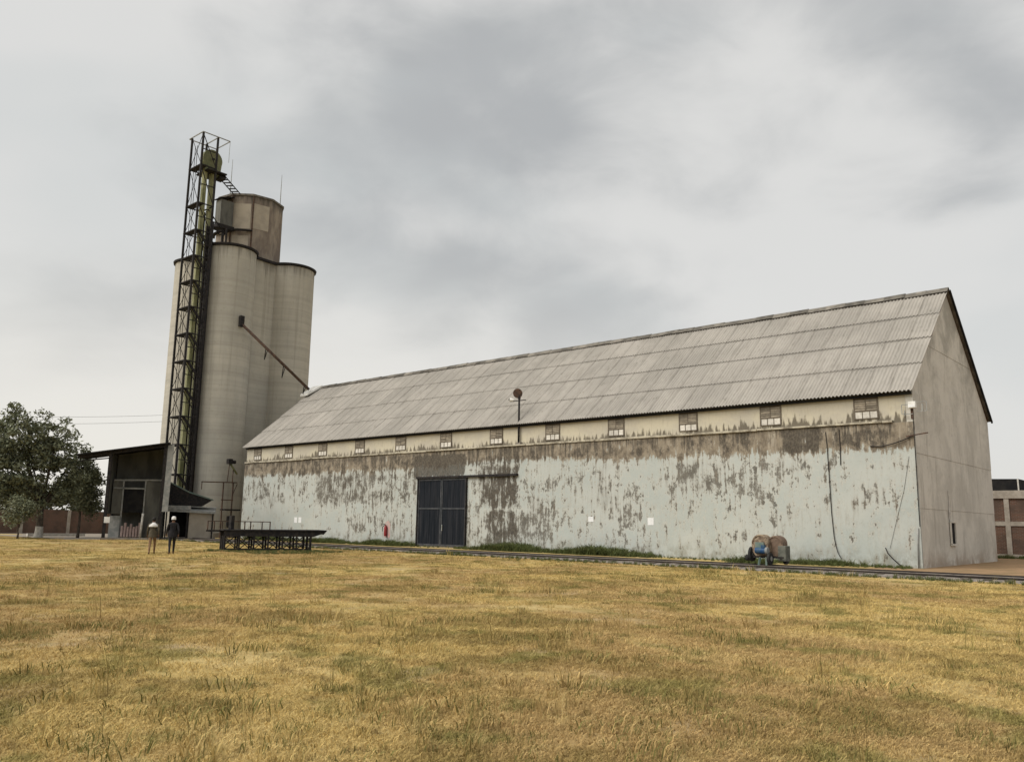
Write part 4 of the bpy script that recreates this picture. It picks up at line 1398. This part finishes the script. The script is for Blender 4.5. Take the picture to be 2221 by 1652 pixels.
tree('large dark green tree with whitewashed trunk foot left of the shed', (-59.5, -14.85), 2.6,
     [(-.2, -1.6, 7.6, 2.2), (.2, .5, 7.4, 1.9), (.5, -3.6, 6.5, 2.2), (0, 1.9, 5.9, 1.7), (-.6, -.6, 5.2, 2.3), (.5, 2.3, 4.0, 1.4), (.3, -2.6, 4.2, 2.0), (.8, -4.8, 4.8, 2.0), (-.3, -2.4, 8.8, 1.1), (.2, 1.0, 3.3, 1.3), (-.4, -1.0, 3.3, 1.4), (.2, -4.0, 3.0, 1.5), (.2, 2.6, 4.9, 1.2)],
     360, 23000, .26, 3, .15, lime=.85)
tree('slim tree with thin bare trunk between big tree and shed', (-58.2, -12.45), 2.5,
     [(0, .0, 4.3, 1.25), (-.6, .9, 3.2, 1.0), (.2, -.6, 3.3, 1.1), (-.6, .7, 4.8, .9), (-.6, 1.1, 2.3, .7)], 110, 9000, .10, 9, .11)
tree('small leafy sapling on the grass at the far left', (-55.6, -17.6), 1.1,
     [(0, 0, 2.0, .85), (.1, -.5, 1.7, .7), (-.1, .5, 2.3, .7)], 50, 3200, .06, 12, .09, name='sapling')
tree('grey-green spreading tree behind the boundary wall seen under the big tree', (-80, -10), 2.2,
     [(0, -3, 3.6, 1.9), (0, 0.5, 3.9, 1.9), (0, 3.4, 3.4, 1.8), (0, -6, 3.8, 2.0), (0, 6, 3.0, 1.5), (0, -1.2, 2.8, 1.4)], 170, 13000, .2, 15, .17)
tree('pale tree crown rising over the brick building at the right edge', (1.6, 34.0), 4.0,
     [(0, 0, 6.6, 1.2), (.9, 0, 6.2, 1.1), (-.7, 0, 6.1, .9), (2.2, 0, 6.9, 1.2)], 70, 5000, .14, 31, .12)

# overhead wires
for dz, lab in ((0.0, 'upper thin overhead wire crossing to the silos'), (-.62, 'lower thin overhead wire crossing to the silos')):
    P = [Vector((-68.0, -42 + 2.0 * k, 9.0 + dz + .0022 * (k * 2 - 10) ** 2 + .012 * k * 2)) for k in range(22)]
    tag(MB().tube([tuple(p) for p in P], .012, 5).build('overhead_wire', 'dark_steel', org=tuple(P[0])), lab, 'wire')


# ------------------------------------------------------------------ people
def person(name_label, loc, heading, h, top_m, leg_m, stride, hat=None, scarf=False, swing=.25):
    """walking figure, local +Y is forward; one skinned body, clothes by face height"""
    P = thing('person', name_label, 'person', loc, None)
    s = h / 1.70
    V, E, Rr = [], [], []

    def add(p, r, par=None):
        V.append(Vector(p) * s)
        Rr.append((r[0] * s, r[1] * s) if isinstance(r, tuple) else (r * s, r * s))
        if par is not None:
            E.append((par, len(V) - 1))
        return len(V) - 1
    pel = add((0, 0, .93), (.15, .11))
    wst = add((0, .0, 1.08), (.135, .10), pel)
    che = add((0, .01, 1.28), (.165, .115), wst)
    shl = add((0, 0, 1.42), (.13, .09), che)
    nck = add((0, .01, 1.49), .052, shl)
    hd0 = add((0, .03, 1.57), (.075, .085), nck)
    add((0, .03, 1.66), (.068, .078), hd0)
    for sd in (-1, 1):
        st = stride * sd
        hip = add((sd * .09, 0, .88), .095, pel)
        kne = add((sd * .10, st * .5 + .05, .49), .062, hip)
        cal = add((sd * .10, st * .7, .33), .056, kne)
        ank = add((sd * .10, st - .02, .085), .040, cal)
        add((sd * .115, st + .14, .035), (.036, .03), ank)
        sh_ = add((sd * .19, 0, 1.40), .062, shl)
        elb = add((sd * .25, -st * swing - .03, 1.14), .046, sh_)
        wri = add((sd * .25, -st * swing * 2 + .08, .91), .032, elb)
        add((sd * .25, -st * swing * 2 + .11, .84), (.022, .038), wri)
    me = bpy.data.meshes.new('tmp')
    me.from_pydata([tuple(v) for v in V], E, [])
    tmp = bpy.data.objects.new('tmp', me)
    COL.objects.link(tmp)
    tmp.modifiers.new('skin', 'SKIN')
    sk = me.skin_vertices[0].data
    for k, r in enumerate(Rr):
        sk[k].radius = r
    sk[0].use_root = True
    sub = tmp.modifiers.new('sub', 'SUBSURF')
    sub.levels = 2
    dg = bpy.context.evaluated_depsgraph_get()
    bm = bmesh.new()
    bm.from_object(tmp, dg)
    bpy.data.objects.remove(tmp)
    # fingers: five short bent tapering tubes per hand
    mb = MB()
    for sd in (-1, 1):
        st = stride * sd
        hx, hy, hz = sd * .25 * s, (-st * swing * 2 + .115) * s, .80 * s
        for k in range(4):
            yy_ = hy + (k - 1.5) * .019 * s
            ln = (.075, .085, .08, .06)[k] * s
            mb.tube([(hx, yy_, hz + .03), (hx - sd * .008, yy_ + .004, hz - ln * .4), (hx - sd * .028, yy_ + .004, hz - ln)], [.009 * s, .0085 * s, .006 * s], 6)
        mb.tube([(hx - sd * .01, hy + .035 * s, hz + .05 * s), (hx - sd * .03, hy + .055 * s, hz + .02 * s), (hx - sd * .04, hy + .055 * s, hz - .01 * s)], [.011 * s, .0095 * s, .007 * s], 6)
    # ears and nose
    for sd in (-1, 1):
        mb.tube([(sd * .066 * s, .02 * s, 1.60 * s), (sd * .084 * s, .012 * s, 1.605 * s)], [.022 * s, .016 * s], 8)
    mb.tube([(0, .10 * s, 1.625 * s), (0, .128 * s, 1.59 * s)], [.010 * s, .016 * s], 6)
    off = len(bm.verts)
    vs = [bm.verts.new(v) for v in mb.v]
    for f in mb.f:
        bm.faces.new([vs[k] for k in f])
    M = Matrix.Rotation(heading, 4, 'Z')
    slots = ['skin', top_m, leg_m, 'shoe']
    body = bpy.data.meshes.new('body')
    for f in bm.faces:
        c = f.calc_center_median() / s
        if c.z < .10:
            f.material_index = 3
        elif c.z < .90 and abs(c.x) < .21:
            f.material_index = 2
        elif c.z > 1.475:
            f.material_index = 0
        elif abs(c.x) > .20 and c.z < .93:
            f.material_index = 0
        else:
            f.material_index = 1
        f.smooth = True
    bm.transform(M)
    bm.to_mesh(body)
    bm.free()
    for m in slots:
        body.materials.append(MATS[m])
    o = bpy.data.objects.new('body', body)
    COL.objects.link(o)
    o.parent = P

    def part(nm, mb_, mat, sm=True):
        me2 = mb_.mesh(nm, mat, smooth=sm)
        me2.transform(M)
        o2 = bpy.data.objects.new(nm, me2)
        COL.objects.link(o2)
        o2.parent = P
        return o2
    # jacket skirt that ends cleanly below the hips
    jk = MB()
    jk.lathe((0, 0, 0), [(.17, 1.12), (.185, .98), (.205, .80)], 18)
    jk.v = [(a * s, b * .74 * s, c * s) for a, b, c in jk.v]
    part('jacket_hem', jk, top_m)
    # hair cap
    hc = MB().lathe((0, 0, 0), [(.001, 1.752), (.05, 1.742), (.083, 1.70), (.090, 1.65), (.086, 1.60), (.07, 1.575)], 16)
    hc.v = [(a * s, (b * 1.12 + .018) * s, c * s) for a, b, c in hc.v]
    part('hair', hc, 'hair')
    if hat:
        ht = MB().lathe((0, 0, 0), [(.001, 1.775), (.06, 1.765), (.094, 1.72), (.100, 1.665), (.103, 1.615)], 18)
        ht.v = [(a * s, (b * 1.12 + .018) * s, c * s) for a, b, c in ht.v]
        ht.prism([(-.07 * s, .10 * s, 1.665 * s), (.07 * s, .10 * s, 1.665 * s), (.05 * s, .19 * s, 1.65 * s), (-.05 * s, .19 * s, 1.65 * s)], (0, 0, .012))
        part('cap', ht, hat)
    if scarf:
        sc = MB()
        sc.lathe((0, 0, 0), [(.075, 1.50), (.13, 1.46), (.20, 1.395), (.225, 1.30), (.215, 1.29), (.19, 1.38), (.12, 1.44), (.07, 1.48)], 18)
        sc.v = [(a * s, b * .70 * s, c * s) for a, b, c in sc.v]
        part('shawl', sc, 'white_cloth')
    return P


person('person in olive jacket, brown trousers and white shawl walking away', (-26.6, -21.7, float(field_z(-26.6, -21.7))), math.radians(62), 1.62, 'olive_cloth', 'brown_cloth', .30, scarf=True)
person('person in black clothes and white cap walking toward the silos', (-25.85, -21.15, float(field_z(-25.85, -21.15))), math.radians(66), 1.64, 'black_cloth', 'black_cloth', .26, hat='white_cloth', swing=.35)


# ------------------------------------------------------------------ grass and weeds
def clump(name, nb, hgt, rad, wid, lean, seed, mat, green=0.0, curve=.5):
    g = np.random.default_rng(seed)
    V, F, S, G = [], [], [], []
    for k in range(nb):
        a = g.random() * 6.283
        rr = rad * math.sqrt(g.random())
        bx, by = rr * math.cos(a), rr * math.sin(a)
        h = hgt * (.45 + .75 * g.random())
        th = g.random() * 6.283
        ln = lean * (.3 + g.random())
        dx_, dy_ = math.cos(th) * ln, math.sin(th) * ln
        wv = wid * (.6 + .8 * g.random())
        px, py = -math.sin(th + .9) * wv, math.cos(th + .9) * wv
        i = len(V)
        m1 = (bx + dx_ * h * .45, by + dy_ * h * .45, h * .62)
        tp = (bx + dx_ * h * (1 + curve * .4), by + dy_ * h * (1 + curve * .4), h * max(.15, 1 - curve * ln * .6))
        V += [(bx - px, by - py, -.01), (bx + px, by + py, -.01), (m1[0] + px * .8, m1[1] + py * .8, m1[2]), (m1[0] - px * .8, m1[1] - py * .8, m1[2]), tp]
        F += [(i, i + 1, i + 2, i + 3), (i + 3, i + 2, i + 4)]
        sv = g.random()
        S += [sv] * 5
        gv = 1.0 if g.random() < green else g.random() * .25 * (green > .05)
        G += [gv] * 5
    me = bpy.data.meshes.new(name)
    me.from_pydata(V, [], F)
    me.materials.append(MATS[mat])
    for nm, arr in (('shade', S), ('green', G)):
        at = me.attributes.new(nm, 'FLOAT', 'POINT')
        at.data.foreach_set('value', np.array(arr, np.float32))
    return bpy.data.objects.new(name, me)


def scatter(name, label_kind, pts, rot, scl, idx, sources):
    """one object of countless blades: a point mesh that instances clump meshes"""
    col = bpy.data.collections.new(name + '_clumps')
    for k, o in enumerate(sources):
        o.name = '%s_clump_%02d' % (name, k)
        col.objects.link(o)
    me = bpy.data.meshes.new(name)
    me.from_pydata(pts.tolist(), [], [])
    for nm, typ, arr in (('rotz', 'FLOAT', rot), ('scl', 'FLOAT_VECTOR', scl), ('pick', 'INT', idx)):
        a = me.attributes.new(nm, typ, 'POINT')
        if typ == 'FLOAT_VECTOR':
            a.data.foreach_set('vector', arr.astype(np.float32).ravel())
        else:
            a.data.foreach_set('value', arr.astype(np.float32 if typ == 'FLOAT' else np.int32))
    ob = bpy.data.objects.new(name, me)
    COL.objects.link(ob)
    ob['kind'] = 'stuff'
    ob['label'] = label_kind
    ob['category'] = 'grass'
    ng = bpy.data.node_groups.new(name + '_nodes', 'GeometryNodeTree')
    ng.interface.new_socket('Geometry', in_out='INPUT', socket_type='NodeSocketGeometry')
    ng.interface.new_socket('Geometry', in_out='OUTPUT', socket_type='NodeSocketGeometry')
    gi = ng.nodes.new('NodeGroupInput')
    go = ng.nodes.new('NodeGroupOutput')
    ci = ng.nodes.new('GeometryNodeCollectionInfo')
    ci.inputs['Collection'].default_value = col
    ci.inputs['Separate Children'].default_value = True
    ci.inputs['Reset Children'].default_value = True
    ip = ng.nodes.new('GeometryNodeInstanceOnPoints')
    ip.inputs['Pick Instance'].default_value = True

    def na(nm, typ):
        n_ = ng.nodes.new('GeometryNodeInputNamedAttribute')
        n_.data_type = typ
        n_.inputs['Name'].default_value = nm
        return next(o_ for o_ in n_.outputs if o_.enabled and o_.name == 'Attribute')
    cx = ng.nodes.new('ShaderNodeCombineXYZ')
    ng.links.new(na('rotz', 'FLOAT'), cx.inputs[2])
    ng.links.new(gi.outputs[0], ip.inputs['Points'])
    ng.links.new(ci.outputs[0], ip.inputs['Instance'])
    ng.links.new(na('pick', 'INT'), ip.inputs['Instance Index'])
    ng.links.new(cx.outputs[0], ip.inputs['Rotation'])
    ng.links.new(na('scl', 'FLOAT_VECTOR'), ip.inputs['Scale'])
    ng.links.new(ip.outputs[0], go.inputs[0])
    md = ob.modifiers.new('scatter', 'NODES')
    md.node_group = ng
    return ob


def lowfreq(x, y, k, ph):
    return (np.sin(x * k + 1.3 * np.sin(y * k * .7 + ph) + ph) + np.sin(y * k * 1.3 + 1.1 * np.sin(x * k * .6 - ph) + 2 * ph) + np.sin((x + y) * k * .55 + ph * 3)) / 3


def build_grass():
    P = []
    for d0, d1, dens in ((2.0, 9, 95), (9, 16, 52), (16, 28, 24), (28, 48, 11), (48, 85, 4.5)):
        a0, a1 = math.radians(-92), math.radians(2)
        n_ = int(dens * .5 * (a1 - a0) * (d1 ** 2 - d0 ** 2))
        rr = np.sqrt(rng.random(n_) * (d1 ** 2 - d0 ** 2) + d0 ** 2)
        aa = a0 + (a1 - a0) * rng.random(n_)
        P.append(np.stack([CAM.x + rr * np.sin(aa), CAM.y + rr * np.cos(aa), rr], -1))
    P = np.concatenate(P)
    x, y, rr = P.T
    keep = (y < -8.55 - .45 * rng.random(len(x))) | ((x < -33) & (y < -7.0) & (rng.random(len(x)) < .5))
    keep &= (x > -75)
    keep &= ~((x < -52.5) & (y > -15.5))
    x, y, rr = x[keep], y[keep], rr[keep]
    n_ = len(x)
    thin_ = lowfreq(x, y, .55, 7.7) * .55 + lowfreq(x, y, 1.9, 3.1) * .45
    sel = rng.random(len(x)) > np.clip((thin_ - .15) * 1.9, 0, .8)
    x, y, rr = x[sel], y[sel], rr[sel]
    n_ = len(x)
    gm = lowfreq(x, y, .45, 2.0) * .5 + lowfreq(x, y, 1.6, 5.0) * .3 + lowfreq(x, y, 3.7, 1.0) * .2
    near = np.clip((14 - rr) / 10, 0, 1)
    u = rng.random(n_)
    # 0,1 flattened straw mats; 2,3 upright dry tufts; 4,5 green-brown tufts; 6 seed stalks
    idx = np.where(u < .5, 0, 1)
    t = rng.random(n_)
    idx = np.where(t < .02 + .10 * np.clip(lowfreq(x, y, .8, 9.0), 0, 1), rng.integers(2, 4, n_), idx)
    gp = np.clip(.02 + .60 * np.clip(gm - .14, 0, 1) + .10 * near, 0, .6)
    idx = np.where(rng.random(n_) < gp, rng.integers(4, 6, n_), idx)
    idx = np.where(rng.random(n_) < .02, 6, idx)
    s = (.65 + .7 * rng.random(n_)) * np.clip(.9 + rr / 45, 0.9, 1.9)
    s = s * np.where(idx >= 2, .7 + .9 * rng.random(n_) ** 2, 1.0)
    sz = s * np.where(idx >= 2, .8 + .5 * rng.random(n_), 1.0) * np.clip(1.05 - rr / 90, .55, 1.0)
    scl = np.stack([s, s, sz], -1)
    pts = np.stack([x, y, field_z(x, y)], -1)
    src = [clump('c', 84, .032, .20, .0025, 2.6, 1, 'grass_blade'), clump('c', 74, .044, .20, .0025, 1.9, 2, 'grass_blade'),
           clump('c', 34, .12, .075, .0028, .55, 3, 'grass_blade', .12), clump('c', 28, .10, .06, .0028, .7, 4, 'grass_blade', .15),
           clump('c', 64, .085, .14, .0026, .8, 5, 'grass_blade', .62), clump('c', 54, .07, .16, .0028, 1.0, 6, 'grass_blade', .75),
           clump('c', 9, .24, .05, .0018, .3, 7, 'grass_blade', .1)]
    scatter('dry_grass', 'short dry yellow and brown grass covering the field', pts, rng.random(n_) * 6.283, scl, idx, src)
    return n_


NG = build_grass()


def build_weeds():
    X, Y, S, I = [], [], [], []
    r = np.random.default_rng(77)

    def addp(x, y, s, i):
        X.append(x)
        Y.append(y)
        S.append(s)
        I.append(i)
    for _ in range(7500):
        x = r.uniform(-52, -.3)
        dens = .5 + .5 * math.sin(x * .7 + 1.2 * math.sin(x * .31))
        lo = .9 if -25.5 < x < -13 else (.35 if x > -13 else .6)
        if DX0 - .2 < x < DX1 + .2:
            lo = .05
        if r.random() < lo * (.35 + .65 * dens):
            addp(x, -.2 - 1.6 * r.random() ** 1.4, r.uniform(.45, 1.2) * (.6 + .6 * dens) * (1.15 if -25.5 < x < -13 else (.6 if x > -13 else .9)), int(r.integers(0, 3)))
    for cx, cy, n_, sd, sc in ((-5.9, -4.3, 90, .45, 1.25), (-3.5, -.6, 110, .5, .95), (-22.3, -.7, 90, .8, 1.2), (-20.0, -8.7, 25, .4, .8), (-5.6, -8.9, 40, .8, .6), (-12.5, -8.9, 40, 1.5, .5), (-1.4, -.5, 40, .5, .6)):
        for _ in range(n_):
            addp(cx + r.normal() * sd, cy - abs(r.normal()) * sd * .5, r.uniform(.5, 1.0) * sc, int(r.integers(0, 3)))
    for _ in range(900):
        addp(r.uniform(-50, 18), -9.0 - r.random() * .5, r.uniform(.25, .55), int(r.integers(0, 3)))
    for _ in range(500):
        addp(r.uniform(-1.5, 16), 20.6 - r.random() * .7, r.uniform(.3, .8), int(r.integers(0, 3)))
    for _ in range(500):
        addp(r.uniform(-30, -24.5), r.uniform(-17.5, -12.5), r.uniform(.3, .6), 2)
    n_ = len(X)
    pts = np.stack([X, Y, np.zeros(n_)], -1)
    S = np.array(S)
    src = [clump('w', 30, .42, .12, .010, .45, 41, 'weed_leaf'), clump('w', 26, .34, .16, .013, .8, 42, 'weed_leaf'), clump('w', 34, .28, .15, .008, .7, 43, 'weed_leaf')]
    o = scatter('weeds', 'green weeds growing along the foot of the warehouse wall', pts, r.random(n_) * 6.283, np.stack([S, S, S], -1), np.array(I), src)
    o['category'] = 'weeds'


build_weeds()
print('grass clumps', NG)
